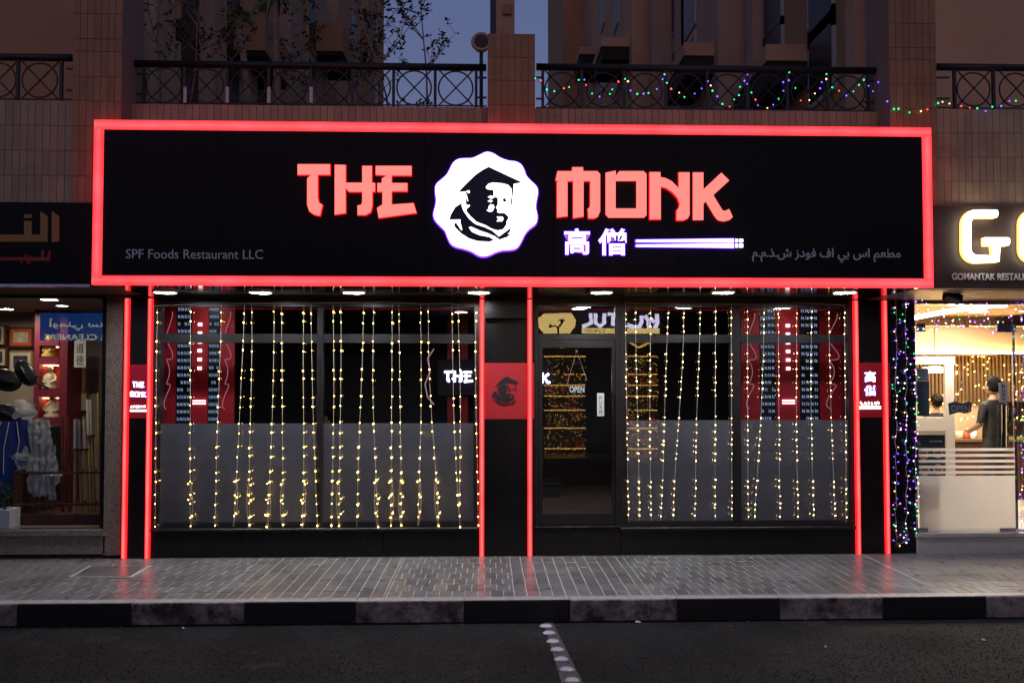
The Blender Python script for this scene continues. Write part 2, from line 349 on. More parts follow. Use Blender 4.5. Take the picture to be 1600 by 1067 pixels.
# road studs
mat('stud', (.6, .57, .62), .18, var=.1, nscale=20)
strip = [G(848, 968, RZ + .004), G(862, 968, RZ + .004), G(915, 1075, RZ + .004), G(880, 1075, RZ + .004)]
mat('old_line', (.055, .053, .057), .7, var=.3, nscale=40)
tag(MB().add([tuple(p) for p in strip], [(3, 2, 1, 0)]).build('line_strip', 'old_line'), kind='structure')
sm = None
stud_lab = ['nearest the kerb', 'second from the kerb', 'third from the kerb', 'fourth from the kerb', 'fifth from the kerb', 'sixth from the kerb', 'nearest the camera']
for i, (px, py) in enumerate([(853, 978), (858, 989), (864, 1002), (871, 1015), (877, 1030), (886, 1046), (894, 1063)]):
    p = G(px, py, RZ + .005)
    if sm is None:
        b = MB().lathe((0, 0, 0), [(.056, 0), (.056, .003), (.048, .010), (.034, .015), (.015, .0175), (.0, .018)], 18); sm = b.mesh('road_stud', 'stud'); sm.polygons.foreach_set('use_smooth', [True] * len(sm.polygons))
    o = link('road_stud', sm); o.location = p; tag(o, 'round pale road stud, ' + stud_lab[i] + ' in the row', 'road stud', 'row of road studs')
mat('litter_white', (.7, .68, .66), .6); mat('litter_red', (.35, .02, .02), .6)
for px, py, w, m, lab in [(997, 972, .05, 'litter_white', 'crumpled white paper scrap in the gutter right of the studs'), (1142, 979, .035, 'litter_red', 'small red scrap on the asphalt'), (1536, 1000, .05, 'litter_white', 'pale flat scrap on the asphalt far right'), (1290, 1011, .025, 'litter_white', 'small pale scrap mid-road on the right'), (286, 982, .03, 'litter_white', 'small pale scrap by the kerb on the left'), (1258, 968, .035, 'litter_white', 'pale scrap touching the worn white kerb block right of centre')]:
    p = G(px, py, RZ + .003); b = MB(); pts = []
    for k in range(9): a = 6.283 * k / 9; rr = w * random.uniform(.6, 1.1) * .5; pts.append((p.x + rr * math.cos(a), p.y + rr * .8 * math.sin(a), p.z + random.uniform(.0, .012)))
    b.add(pts + [(p.x, p.y, p.z + .02)], [(k, (k + 1) % 9, 9) for k in range(9)]); tag(b.build('litter_scrap', m), lab, 'litter')

# ------------------------------------------------------------ upper building: piers, tiled parapets, railings
YS = -1.30                         # face of the big sign
YN, YP, YC = -1.15, -1.18, -.93    # neighbour walls, piers, middle parapets
SB = Z_(447, YS)                   # level of the soffit
TF = Z_(165, YC) - .35             # terrace floor
struct('terrace', MB().box(-9, 9, YC + .16, 9, TF - .25, TF), 'plaster_grey')
struct('building_core', MB().box(-9, 9, YC + .12, -.02, SB + .05, TF - .26), 'dark_void')
def tiled(name, label, px0, px1, py0, py1, Y, thick, tw, rows, tile, grout, cat, x_extra=0):
    x0, x1, z0, z1 = rect(px0, py0, px1, py1, Y)
    t = thing(name, label, cat, ((x0 + x1) / 2, Y, z0))
    MB().box(x0, x1, Y + .007, Y + thick, z0, z1).build('backing', grout, t)
    n = max(1, round((x1 - x0) / tw)); w = (x1 - x0) / n
    zs = [Z_(r, Y, (px0 + px1) / 2) for r in rows]; cache = {}
    for i in range(len(zs) - 1):
        h = round(zs[i] - zs[i + 1], 4)
        if h not in cache: cache[h] = MB().bev(-w / 2 + .0018, w / 2 - .0018, 0, .006, .0018, h - .0018, .0015).mesh('tile', tile)
        for k in range(n):
            o = link('tile', cache[h], t); o.location = (x0 + (k + .5) * w, Y + random.uniform(-.0008, .0008), zs[i + 1])
    return t
tiled('tiled_wall', 'cream tiled balcony wall at far left above the dark sign', -40, 113, 157, 318, YN, .2, .072, [157, 196, 235, 274, 318], 'cream_tile', 'grout_dark', 'wall')
tiled('tiled_wall', 'warmly lit cream tiled balcony wall at far right above the glowing sign', 1464, 1640, 171, 325, YN, .2, .072, [171, 208, 246, 284, 325], 'cream_tile', 'grout_dark', 'wall')
tiled('tiled_parapet', 'low tiled parapet above the sign between left and middle piers', 200, 764, 165, 200, YC, .14, .0705, [165, 200], 'cream_tile', 'grout_dark', 'parapet')
tiled('tiled_parapet', 'low tiled parapet above the sign under the coloured light garland', 834, 1392, 172, 212, YC, .14, .0705, [172, 212], 'cream_tile', 'grout_dark', 'parapet')
pl = tiled('tiled_pier', 'brown tiled pier left of the plants, running out of the picture', 113, 190, -40, 318, YP, .5, .066, [-40, -16, 22, 61, 81, 120, 158, 197, 236, 275, 318], 'brown_tile', 'grout_pale', 'pier')
tiled('tiled_pier', 'short brown tiled pier with a flat top in the middle', 762, 836, 53, 205, YP, .5, .067, [53, 90, 126, 164, 205], 'brown_tile', 'grout_pale', 'pier')
tiled('tiled_pier', 'brown tiled pier at the right end of the coloured garland', 1390, 1464, -40, 325, YP, .5, .066, [-40, -2, 37, 75, 94, 132, 170, 208, 246, 284, 325], 'brown_tile', 'grout_pale', 'pier')
ring_m = None
def railing(label, px0, px1, rail_y, bot_y, Y, centers, posts, ends, r_px=27):
    t = thing('railing', label, 'railing', (X_(px0, Y), Y, Z_(bot_y, Y)))
    pm_ = (px0 + px1) / 2
    a, b = W(px0, rail_y, Y), W(px1, rail_y, Y); a.z = b.z = Z_(rail_y, Y, pm_)
    MB().tube([a, b], .036, 12).build('top_rail', 'iron', t, True)
    zb = Z_(bot_y, Y, pm_) + .005; zt = a.z - .03; zc = (zb + zt) / 2; rr = r_px / (F / (Y + D)); half = (zt - zb) / 2
    MB().box(X_(px0, Y), X_(px1, Y), Y - .006, Y + .006, zb, zb + .012).build('bottom_bar', 'iron', t)
    for p in posts + ends: x = X_(p, Y, 130); MB().box(x - .014, x + .014, Y - .014, Y + .014, zb - .006, zt + .005).build('post', 'iron', t)
    for p in centers:
        x = X_(p, Y, 130); pts = [(x + rr * math.cos(6.2832 * k / 28), Y, zc + rr * math.sin(6.2832 * k / 28)) for k in range(29)]
        MB().tube(pts, .0085, 6, cap=False).build('ring', 'iron', t)
        for s in (-1, 1): MB().tube([(x - half * .93 * s, Y + .01 * s, zb + .01), (x + half * .93 * s, Y + .01 * s, zt)], .0075, 5).build('cross_bar', 'iron', t)
    for p in ends:
        e = px0 if abs(p - px0) < abs(p - px1) else px1
        for f in (.25, .8): z = zb + (zt - zb) * f; MB().box(X_(p, Y), X_(e, Y), Y - .008, Y + .008, z - .008, z + .008).build('wall_bracket', 'iron', t)
    return t
railing('black ring-and-cross railing on the far left balcony wall', -40, 112, 90, 157, YN + .06, [62, -3], [28], [96])
rl = railing('black ring-and-cross railing in front of the bare saplings', 207, 760, 103, 165, YC + .05, [256, 322, 388, 453, 519, 583, 647, 712], [289, 355, 420, 486, 551, 615, 680], [225, 744])
railing('black ring-and-cross railing hung with the coloured garland', 838, 1372, 108, 173, YC + .05, [878, 943, 1008, 1072, 1137, 1200, 1262, 1325], [909, 975, 1040, 1105, 1168, 1230, 1293], [848, 1356])
railing('black ring-and-cross railing on the far right balcony wall', 1464, 1640, 106, 171, YN + .06, [1521, 1587, 1652], [1552, 1619], [1491])
for px in (289, 355, 420, 486): slab(px - 2.5, 136, px + 2.5, 161, YC + .03, .004).build('tape', 'white_tape', rl)

# ------------------------------------------------------------ far buildings, plants, behind the railings
def build_wall(name, label, boxes, feats, m, loc):
    t = thing(name, label, 'building', loc)
    for i, b in enumerate(boxes): MB().box(*b).build('wall', b_m[i] if (b_m := m if isinstance(m, list) else [m] * 99) else m, t)
    for n, mm, b in feats: MB().box(*b).build(n, mm, t)
    return t
XL = X_(205, 5); XR = X_(1392, 5)
ZT = 45
def xs(px, d): return (px - 761) / F * (d)      # lateral metres at a distance d from the camera along the street axis
fe = []
ZH = lambda y: CZ + 640 / F * (y + D) + .6
wl = [(-16, XL, 5, 14, 0, ZH(14))]
for i, (ya, yb, dx) in enumerate([(14, 19, .5), (19, 21.5, -.6), (21.5, 27, .45), (27, 30, -.4), (30, 36, .35)]): wl.append((-16, XL + dx, ya, yb, 0, ZH(yb)))
for y, dx in ((6.8, 0), (9.6, 0), (12.0, 0), (16, .5), (24, .45), (32, .35)):
    for k in (.33, .41): z = CZ + k * (y + D); fe += [('window_frame', 'plaster_tan', (XL + dx - .1, XL + dx + .06, y, y + 1.2, z, z + 1.7)), ('window', 'far_glass', (XL + dx - .1, XL + dx + .07, y + .12, y + 1.08, z + .1, z + 1.6))]
for y in (5.3, 8.4, 11.2): fe.append(('pilaster', 'plaster_grey', (XL, XL + .22, y, y + .5, 0, ZH(y))))
for y, dx, w in ((10.2, 0, .8), (17.2, .5, .9), (28, -.4, 1.0)): z = CZ + .40 * (y + D); fe += [('balcony', 'plaster_brown', (XL + dx, XL + dx + w, y, y + 2.4, z, z + .9)), ('balcony_shade', 'dark_void', (XL + dx, XL + dx + w - .05, y + .05, y + 2.3, z - .12, z - .01))]  # near-black box under each balcony puts the underside shade into colour
build_wall('apartment_block', 'stepped brown apartment block receding behind the saplings, left of the sky', wl, fe, ['plaster_tan', 'plaster_grey', 'plaster_brown', 'plaster_tan', 'plaster_grey', 'plaster_tan'], (XL, 5, 0))
fr = []; wr = [(XR - .2, 16, 5, 12, 0, ZH(12)), (XR - 1.0, 16, 12, 17, 0, ZH(17)), (XR - .3, 16, 17, 22, 0, ZH(22)), (XR - 1.5, 16, 22, 34, 0, ZH(34)), (XR - .5, 16, 34, 46, 0, ZH(46)), (XR - 1.9, 16, 46, 60, 0, ZH(60))]
for y, xo in ((6.6, -.2), (9.4, -.2), (14.2, -1.0), (19, -.3), (25, -1.5), (29, -1.5), (40, -.5)):
    for k in (.36, .44): z = CZ + k * (y + D); fr += [('window_frame', 'window_frame', (XR + xo - .06, XR + xo + .1, y, y + 1.3, z, z + 1.7)), ('window', 'far_glass', (XR + xo - .07, XR + xo + .08, y + .09, y + 1.21, z + .09, z + 1.61))]
for y, xo, k, w in ((8.0, -.2, .395, .9), (12.4, -1.0, .40, .8), (22.5, -1.5, .41, 1.1), (31, -1.5, .40, 1.0)): z = CZ + k * (y + D); fr += [('balcony', 'plaster_tan', (XR + xo - w, XR + xo, y, y + 2.6, z, z + .35)), ('balcony_shade', 'dark_void', (XR + xo - w + .05, XR + xo, y + .05, y + 2.55, z - .5, z - .01))]  # dark boxes below the balconies stand for their shaded undersides
for y in (10.9, 15.6, 20.6, 33): fr.append(('pilaster', 'plaster_grey', (XR - 1.0 if y > 12 else XR - .45, XR, y, y + .5, 0, ZH(y))))
build_wall('apartment_block', 'stepped brown apartment block receding behind the garland, right of the sky', wr, fr, ['plaster_brown', 'plaster_grey', 'plaster_brown', 'plaster_tan', 'plaster_grey', 'plaster_brown', 'plaster_tan'], (XR, 5, 0))
t = thing('stair_tower', 'narrow pale tower with a blue side far behind the middle pier', 'tower', (X_(785, 40), 40, 0))
x0, x1, z0, z1 = rect(775, -30, 804, 60, 40); MB().box(x0, x1, 40, 42, 0, z1).build('wall', 'plaster_tan', t); MB().box(x0 - .35, x0, 40.3, 42, 0, z1).build('side_strip', 'far_glass', t)
MB().box(x0 + .4, x1 - .2, 39.8, 40, Z_(24, 40), Z_(8, 40)).build('patch', 'plaster_brown', t)
# back walls of the neighbouring balconies
struct('wall_left', MB().box(-14, X_(150, .6), .6, .8, 2.9, 9), 'plaster_brown'); struct('wall_right', MB().box(X_(1425, .6), 14, .6, .8, 2.9, 9), 'plaster_tan')
slab(1335, -40, 1364, 200, 2.5, .3).build('wall_strip', 'plaster_tan'); o = bpy.data.objects['wall_strip']; tag(o, kind='structure')
d = thing('round_dish', 'round dish behind the left edge of the middle pier', 'dish', W(753, 66, -.4))
p = W(752, 68, -.4); MB().tube([(p.x, -.46, p.z), (p.x, -.43, p.z), (p.x, -.36, p.z)], [.1, .11, .09], 20).build('drum', 'plaster_grey', d, False)
MB().tube([(p.x, -.47, p.z), (p.x, -.459, p.z)], [.07, .075], 20).build('lens', 'iron', d)
MB().tube([(p.x, -.4, TF), (p.x, -.4, p.z - .09)], .02, 8).build('stand', 'iron', d)
def sapling(px, Y, h, label, dens=1.0, leafm='leaf_dark', lean=0):
    x = X_(px, Y, 100); z = TF; rnd = random.Random(int(px)); t = thing('sapling', label, 'sapling', (x, Y, z))
    br = MB(); lf = MB()
    def leaf(p):
        for _ in range(rnd.choice((1, 2, 3))):
            a = rnd.uniform(0, 6.28); L = rnd.uniform(.035, .07); up = rnd.uniform(-.3, .9); dv = Vector((math.cos(a), math.sin(a) * .7, up)).normalized(); s = dv.cross(Vector((0, .3, 1))).normalized() * L * .27; n = s.cross(dv).normalized() * L * .12
            lf.add([p, p + dv * L * .5 + s + n, p + dv * L, p + dv * L * .5 - s + n], [(0, 1, 2), (0, 2, 3)])
    def grow(p, dv, L, r, lev):
        pts = [p]; n = 6 if lev == 0 else 4
        for i in range(n):
            dv = (dv + Vector((rnd.uniform(-.12, .12), rnd.uniform(-.1, .1), rnd.uniform(-.02, .1 if lev else .05)))).normalized(); p = p + dv * L / n; pts.append(p)
            if lev < 2 and (lev or i > 1):
                for _ in range(2 if rnd.random() < .72 * dens else 1):
                    a = rnd.uniform(0, 6.28); grow(p, Vector((math.cos(a) * .9, math.sin(a) * .6, rnd.uniform(.5, 1.1))).normalized(), L * rnd.uniform(.22, .4), r * .45, lev + 1)
            if lev >= 1 and rnd.random() < .32 * dens: leaf(p)
        br.tube(pts, [max(.0018, r * (1 - .75 * i / n)) for i in range(n + 1)], 5)
        if lev >= 1: leaf(p)
    grow(Vector((x, Y, z)), Vector((lean, 0, 1)), h, .016, 0)
    br.build('trunk', 'bark', t); lf.build('crown', leafm, t)
for a in [(243, -.3, 1.75, 'thin sapling nearest the left pier'), (291, -.2, 1.8, 'thin leafy sapling second from the left pier'), (345, -.3, 1.6, 'thin sapling just left of the strap-leaved plant'), (470, .1, 1.5, 'thin sapling with a bent stem right of the broad-leaved plants'),
          (549, .0, 1.7, 'sapling standing against the right end of the apartment wall', .8), (585, .3, 1.6, 'sapling at the edge between apartment wall and sky', 1), (615, -.2, 2.0, 'tall bare sapling against the sky, the left one of two', 1.35), (674, -.1, 2.0, 'tall bare sapling against the sky, the right one of two', 1.35)]: sapling(*a)
def bush(px, Y, label):
    t = thing('shrub', label, 'shrub', (X_(px, Y, 140), Y, TF)); b = MB(); l = MB(); x = X_(px, Y, 140)
    for k in range(26):
        a = random.uniform(0, 6.28); e = Vector((x + random.uniform(-.17, .17), Y + random.uniform(-.1, .1), TF + random.uniform(.3, .62))); b.tube([(x + .03 * math.cos(a), Y, TF), ((x + e.x) / 2, Y, TF + .2), e], .004, 4)
        for _ in range(9):
            p = e + Vector((random.uniform(-.07, .07), random.uniform(-.06, .06), random.uniform(-.16, .05))); L = .05; dv = Vector((random.uniform(-1, 1), random.uniform(-1, 1), random.uniform(-.4, 1))).normalized(); s = dv.cross(Vector((0, 1, .2))).normalized() * .014
            l.add([p, p + dv * L * .5 + s, p + dv * L, p + dv * L * .5 - s], [(0, 1, 2), (0, 2, 3)])
    b.build('stems', 'bark', t); l.build('foliage', 'leaf_dark', t)
bush(648, -.35, 'dense little shrub behind the railing below the bare saplings')
def strap_plant(px, py, Y, base_px, label, n, L, wd, droop, green='leaf_green'):
    c = W(px, py, Y); bx = X_(base_px, Y, 120); t = thing('strap_leaf_plant', label, 'plant', (bx, Y, TF)); l = MB()
    MB().tube([(bx, Y, TF), ((bx * 2 + c.x) / 3, Y, TF + (c.z - TF) * .4), (c.x, Y, c.z)], [.05, .045, .03], 8).build('trunk', 'bark', t)
    for k in range(n):
        a = random.uniform(0, 6.28); el = random.uniform(-.1, 1.3); dv = Vector((math.cos(a) * math.cos(el), math.sin(a) * math.cos(el) * .6, math.sin(el))); pts = []
        side = Vector((-dv.z - .2, .1, dv.x)).normalized()
        for i in range(5): s = i / 4; q = c + dv * L * s + Vector((0, 0, -droop * L * s * s)); w = wd * math.sin(math.pi * (.15 + .8 * s)) * (1 - .3 * s); pts += [q + side * w, q - side * w]
        l.add(pts, [(2 * i, 2 * i + 1, 2 * i + 3, 2 * i + 2) for i in range(4)])
    l.build('leaves', green, t)
strap_plant(373, 28, -.2, 398, 'thick-stemmed plant with a rosette of narrow green leaves', 40, .24, .016, .5)
strap_plant(430, -5, .1, 436, 'thin-stemmed plant with broad green drooping leaves', 16, .3, .045, .8)

# ------------------------------------------------------------ the big sign
sg = thing('restaurant_sign', 'wide black sign box with glowing red border reading THE MONK', 'sign', (X_(800, YS), YS, SB))
SX0, SX1, SZ0, SZ1 = X_(145, YS, 320), X_(1457, YS, 320), SB, Z_(193.5, YS, 800)
MB().box(SX0 + .02, SX1 - .02, YS + .03, YC - .02, SZ0 + .012, SZ1 - .01).build('box_body', 'sign_black', sg)
fw = .088
cut = [SX0 + fw] + [X_(p, YS, 320) for p in (340, 540, 663, 865, 1060, 1256)] + [SX1 - fw]
for i in range(len(cut) - 1): MB().bev(cut[i] + .001, cut[i + 1] - .001, YS + .012, YS + .04, SZ0 + fw, SZ1 - fw, .0015).build('face_panel', 'sign_black', sg)
jt = [SX0] + [X_(p, YS, 200) for p in (201, 606, 1006, 1400)] + [SX1]
for i in range(5): MB().box(jt[i] + (.0012 if i else 0), jt[i + 1] - .0012, YS, YS + .05, SZ1 - fw, SZ1).build('light_border', 'led_h', sg)
jt = [SX0] + [X_(p, YS, 440) for p in (200, 606, 1006, 1400)] + [SX1]
for i in range(5): MB().box(jt[i] + (.0012 if i else 0), jt[i + 1] - .0012, YS, YS + .05, SZ0, SZ0 + fw).build('light_border', 'led_h', sg)
MB().box(SX0, SX0 + fw, YS, YS + .05, SZ0 + fw + .001, SZ1 - fw - .001).build('light_border', 'led_v', sg)
MB().box(SX1 - fw, SX1, YS, YS + .05, SZ0 + fw + .001, SZ1 - fw - .001).build('light_border', 'led_v', sg)
T_ = [(95, 140), (288, 140), (288, 203), (215, 203), (215, 340), (222, 370), (243, 382), (228, 447), (195, 440), (165, 420), (152, 380), (152, 225), (175, 203), (95, 203)]
H_ = [(316, 143), (381, 145), (381, 250), (480, 250), (480, 150), (537, 150), (537, 250), (556, 252), (556, 304), (540, 304), (540, 385), (530, 425), (500, 442), (452, 442), (452, 385), (470, 383), (480, 370), (480, 304), (400, 304), (381, 280), (381, 430), (316, 440)]
E_ = [(560, 150), (773, 150), (773, 207), (655, 207), (655, 252), (748, 252), (748, 301), (655, 301), (655, 380), (785, 371), (803, 430), (578, 460), (568, 400), (600, 380), (600, 304), (570, 304), (570, 252), (597, 252), (597, 225), (628, 207), (560, 203)]
M_ = [(60, 147), (182, 147), (182, 114), (272, 114), (272, 147), (390, 147), (414, 170), (414, 480), (395, 525), (365, 540), (317, 540), (312, 460), (328, 450), (332, 430), (332, 230), (276, 230), (276, 525), (190, 538), (190, 230), (142, 230), (142, 522), (55, 532), (55, 240), (70, 228), (43, 225)]
O_ = [(460, 160), (545, 143), (545, 185), (575, 147), (775, 147), (801, 170), (801, 515), (780, 535), (485, 535), (460, 510), (460, 345.1), (543, 345.1), (543, 458), (716, 458), (716, 230), (543, 230), (543, 344.9), (460, 344.9)]
N_ = [(827, 155), (917, 155), (917, 197), (960, 205), (1010, 230), (1050, 270), (1070, 290), (1070, 157), (1160, 157), (1160, 510), (1145, 540), (1110, 556), (1052, 556), (1052, 475), (1070, 455), (1078, 420), (1060, 370), (1020, 325), (970, 290), (920, 275), (920, 548), (827, 548)]
K_ = [(1187, 158), (1275, 158), (1275, 300), (1425, 160), (1490, 225), (1357, 347), (1435, 475), (1455, 478), (1490, 463), (1520, 530), (1490, 555), (1440, 567), (1395, 555), (1365, 520), (1295, 400), (1275, 420), (1275, 555), (1187, 555)]
THE = [[(440 + x / 3.81, 220 + y / 3.81) for x, y in L] for L in (T_, H_, E_)]
MONK = [[(860 + x / 5.333, 240 + y / 5.333) for x, y in L] for L in (M_, O_, N_, K_)]
YL = YS - .03
def grow_poly(P, k):               # push an outline outwards by k
    n = len(P); a = sum(P[i][0] * P[(i + 1) % n][1] - P[(i + 1) % n][0] * P[i][1] for i in range(n)); s = 1 if a > 0 else -1; out = []
    for i in range(n):
        p0, p, p1 = Vector(P[i - 1]), Vector(P[i]), Vector(P[(i + 1) % n]); e0 = (p - p0).normalized(); e1 = (p1 - p).normalized()
        nn = Vector((e0.y + e1.y, -(e0.x + e1.x)))
        nn = nn.normalized() * s if nn.length > 1e-6 else Vector((0, 0)); out.append(tuple(p + nn * k))
    return out
for L in THE + MONK:
    P = pxpoly(L, 0, 0, 1, YL)
    o = MB().prism(P, YL, YL + .015, 0, 1).build('letter', ['letter_pink', 'letter_rim'], sg)
    if len(L) != 18: MB().prism(grow_poly(P, .006), YL + .016, YL + .04, 0).build('rim', 'letter_rim', o)
EM = smooth_poly([(550, 47), (600, 62), (660, 100), (740, 128), (800, 135), (850, 160), (880, 210), (900, 265), (945, 315), (995, 365), (1008, 420), (993, 500), (990, 570), (1003, 640), (990, 705), (930, 755), (890, 800), (860, 860), (825, 920), (780, 945), (690, 952), (620, 970), (560, 998), (500, 1010), (450, 995), (400, 965), (330, 940), (250, 920), (205, 890), (175, 830), (150, 770), (100, 720), (55, 665), (47, 610), (65, 540), (70, 480), (62, 400), (72, 345), (120, 300), (165, 260), (195, 210), (225, 150), (270, 115), (330, 106), (400, 104), (460, 80), (510, 55)], 3)
HEAD = [(272, 416), (345, 340), (430, 258), (500, 210), (555, 182), (868, 328), (787, 340), (780, 430), (771, 515), (777, 556), (758, 518), (768, 430), (763, 380), (735, 350), (680, 335), (590, 328), (550, 340), (527, 372), (540, 390), (600, 398), (600, 455), (640, 470), (640, 530), (622, 560), (640, 585), (632, 600), (650, 610), (700, 610), (735, 640), (738, 660), (720, 690), (722, 715), (690, 760), (640, 772), (580, 755), (530, 725), (440, 690), (385, 640), (345, 590), (352, 570), (375, 552), (382, 535), (345, 535), (340, 480), (350, 470), (356, 500), (365, 500), (350, 440), (340, 425), (350, 410)]
ISL = [[(545, 462), (575, 450), (612, 462), (580, 480)], [(545, 500), (570, 490), (592, 498), (570, 512)], [(555, 550), (570, 530), (600, 535), (607, 560), (590, 595), (560, 600), (535, 585), (553, 575)], [(628, 645), (680, 645), (693, 662), (680, 688), (628, 688), (645, 665)], [(350, 405), (375, 402), (380, 425), (362, 427)]]
ROBE = [[(188, 672), (205, 620), (245, 555), (307, 515), (305, 545), (322, 590), (370, 660), (430, 712), (520, 742), (590, 775), (650, 828), (765, 742), (750, 790), (730, 803), (760, 808), (720, 835), (655, 857), (610, 825), (540, 795), (470, 772), (395, 738), (370, 742), (400, 785), (470, 815), (560, 832), (608, 862), (560, 876), (450, 870), (370, 845), (300, 800), (240, 740), (232, 710), (255, 700), (300, 770), (310, 765), (290, 690), (295, 670)], [(680, 490), (700, 470), (728, 463), (705, 480), (728, 495), (700, 510)]]
def emblem(parent, ox, oy, s, Y, dark, light, plate=True):
    if plate:
        P = pxpoly(EM, ox, oy, s, Y + .008); o = MB().prism(P, Y + .008, Y + .03, 0, 1).build('emblem', [light, 'violet_halo'], parent)
        MB().prism(grow_poly(P, .012), Y + .031, Y + .05, 0).build('rim', 'violet_halo', o)  # enlarged back plate imitates the violet glow round the emblem
    else: o = parent
    mb = MB().prism(pxpoly(HEAD, ox, oy, s, Y), Y, Y + .007)
    for r in ROBE: mb.prism(pxpoly(r, ox, oy, s, Y), Y, Y + .007)
    h = mb.build('portrait', dark, o)
    for q in ISL: MB().prism(pxpoly(q, ox, oy, s, Y), Y - .003, Y + .001).build('highlight', light, o)
mat('emblem_dark', (.008, .01, .05), .5)
emblem(sg, 670, 230, 5.928, YL - .01, 'emblem_dark', 'white_led')
for ch, b in (('高', (882, 358, 921, 398)), ('僧', (935, 358, 978, 399))):
    o = text('character', ch, b, YL + .01, ['white_led', 'violet_halo'], sg, ext=.012, bold=.012)
    text('character_halo', ch, (b[0] - 1, b[1] - 1, b[2] + 1, b[3] + 1), YL + .036, 'violet_halo', sg, ext=.02, bold=.032)  # wider copy behind imitates the violet glow
for y0, y1, y2, y3 in ((720, 711, 741, 737), (760, 752, 784, 776)):
    MB().prism(pxpoly([(714, y0 + 4), (720, y0), (1528, y1), (1528, y2), (720, y3), (714, y3 - 4)], 860, 240, 5.333, YL), YL, YL + .014, 0, 1).build('chopstick', ['white_led', 'violet_halo'], sg)
    MB().prism(pxpoly([(706, y0 - 4), (1534, y1 - 6), (1534, y2 + 6), (706, y3 + 4)], 860, 240, 5.333, YL + .02), YL + .018, YL + .035).build('chopstick_halo', 'violet_halo', sg)  # violet glow round the chopstick built as a back plate
    for a, b in ((1543, 1562), (1572, 1606)): MB().prism(pxpoly([(a, y1), (b, y1 + 2), (b, y2 - 2), (a, y2)], 860, 240, 5.333, YL), YL, YL + .014, 0, 1).build('chopstick_end', ['white_led', 'violet_halo'], sg)
text('company_name', 'SPF Foods Restaurant LLC', (197, 390, 411, 404.5), YS + .01, 'letter_grey', sg, ext=.006)
text('company_name', arabic('مطعم اس بي اف فودز ش.ذ.م.م'), (1175, 388, 1407, 410), YS + .01, 'letter_grey', sg, ext=.006, bold=.012)

# ------------------------------------------------------------ soffit with downlights
sf = thing('canopy_soffit', 'glossy black soffit with round white downlights under the big sign', 'soffit', (0, -.6, SB))
for i, (a, b) in enumerate([(SX0 + .1, -2.4), (-2.4, -.05), (-.05, 2.2), (2.2, SX1 - .1)]): MB().box(a + .001, b - .001, YS + .052, .02, SB + .004, SB + .03).build('soffit_panel', 'black_gloss', sf)
for px in (258, 407, 553, 748, 940, 1130, 1320):
    p = G(px, 456, SB); o = MB().lathe((p.x, p.y, SB), [(.125, .004), (.125, -.012), (.108, -.014), (.105, .0)], 24).build('downlight', 'white_plastic', sf, True)
    MB().lathe((p.x, p.y, SB), [(.105, -.009), (0, -.009)], 24).build('lamp_disc', 'downlight', o)

# ------------------------------------------------------------ shopfront
YG = .012                          # glass plane
ZSIL, ZB = Z_(826, 0), 0.0
def front_window(label, px0, px1, mull, top, tr0, tr1, film, bot, base_cut):
    t = thing('shop_window', label, 'window', (X_((px0 + px1) / 2, 0), 0, 0))
    x0, x1, zb, zt = rect(px0, top - 14, px1, bot, 0); xm = [(X_(a, 0), X_(b, 0)) for a, b in mull]
    zr0, zr1 = Z_(tr1, 0), Z_(tr0, 0); ztop = Z_(top, 0); zfilm = Z_(film, YG)
    mb = MB().box(x0, x1, 0, .11, ztop, SB + .003).box(x0, x0 + .085, .001, .109, zb + .06, ztop - .0005).box(x1 - .06, x1, .001, .109, zb + .06, ztop - .0005).box(x0, x1, 0, .11, zb, zb + .0595)
    mb.build('frame', 'black_frame', t)
    cuts = [x0 + .086] + [v for m in xm for v in m] + [x1 - .061]
    for a, b in xm: MB().bev(a, b, -.008, .11, zb + .06, ztop, .004).build('mullion', 'black_frame', t)
    for i in range(0, len(cuts), 2):
        a, b = cuts[i], cuts[i + 1]
        MB().bev(a, b, .002, .10, zr0, zr1, .004).build('transom', 'black_frame', t)
        MB().box(a, b, YG, YG + .006, zr1, ztop).build('pane', 'glass', t)
        p = MB().box(a, b, YG, YG + .006, zb + .06, zr0).build('pane', 'glass', t)
        MB().box(a + .004, b - .004, YG + .0085, YG + .0095, zb + .062, zfilm).build('frosted_film', 'frosted', p)
    MB().bev(x0 - .005, x1 + .005, -.045, .1, zb - .03, zb - .001, .006).build('sill', 'black_frame', t)
    cs = [x0] + [X_(p, 0) for p in base_cut] + [x1]
    for i in range(len(cs) - 1): MB().bev(cs[i] + .001, cs[i + 1] - .001, -.012, .1, 0.002, zb - .031, .002).build('base_panel', 'black_panel', t)
    return t
front_window('wide two-pane window left of the central pillar, hung with fairy lights', 237, 749, [(495, 504)], 480, 522, 536, 661, 824, [381, 600])
front_window('two-pane window right of the glass door, hung with fairy lights', 969, 1335, [(1143, 1157)], 479, 522, 535, 657, 822, [1189])
dr = thing('glass_door', 'black framed glass door with a pull bar beside the central pillar', 'door', (X_(900, 0), 0, 0))
x0, x1 = X_(835, 0), X_(968.5, 0); zt = Z_(478, 0); ztr0, ztr1 = Z_(530, 0), Z_(522, 0); zs = Z_(822, 0)
MB().box(x0, x1, 0, .11, zt, SB + .003).box(x0, X_(841, 0), .001, .109, zs, zt - .0005).box(X_(962, 0), x1, .001, .109, zs, zt - .0005).box(X_(841, 0) + .0005, X_(962, 0) - .0005, .002, .108, ztr0, ztr1).build('frame', 'black_frame', dr)
MB().box(X_(841, 0) + .001, X_(962, 0) - .001, YG, YG + .006, ztr1 + .001, zt - .001).build('pane', 'glass', dr)
lx0, lx1, lz0, lz1 = X_(841.5, 0), X_(961.5, 0), zs + .012, ztr0 - .004; gx0, gx1, gz0, gz1 = *rect(848, 543, 957, 803, 0),
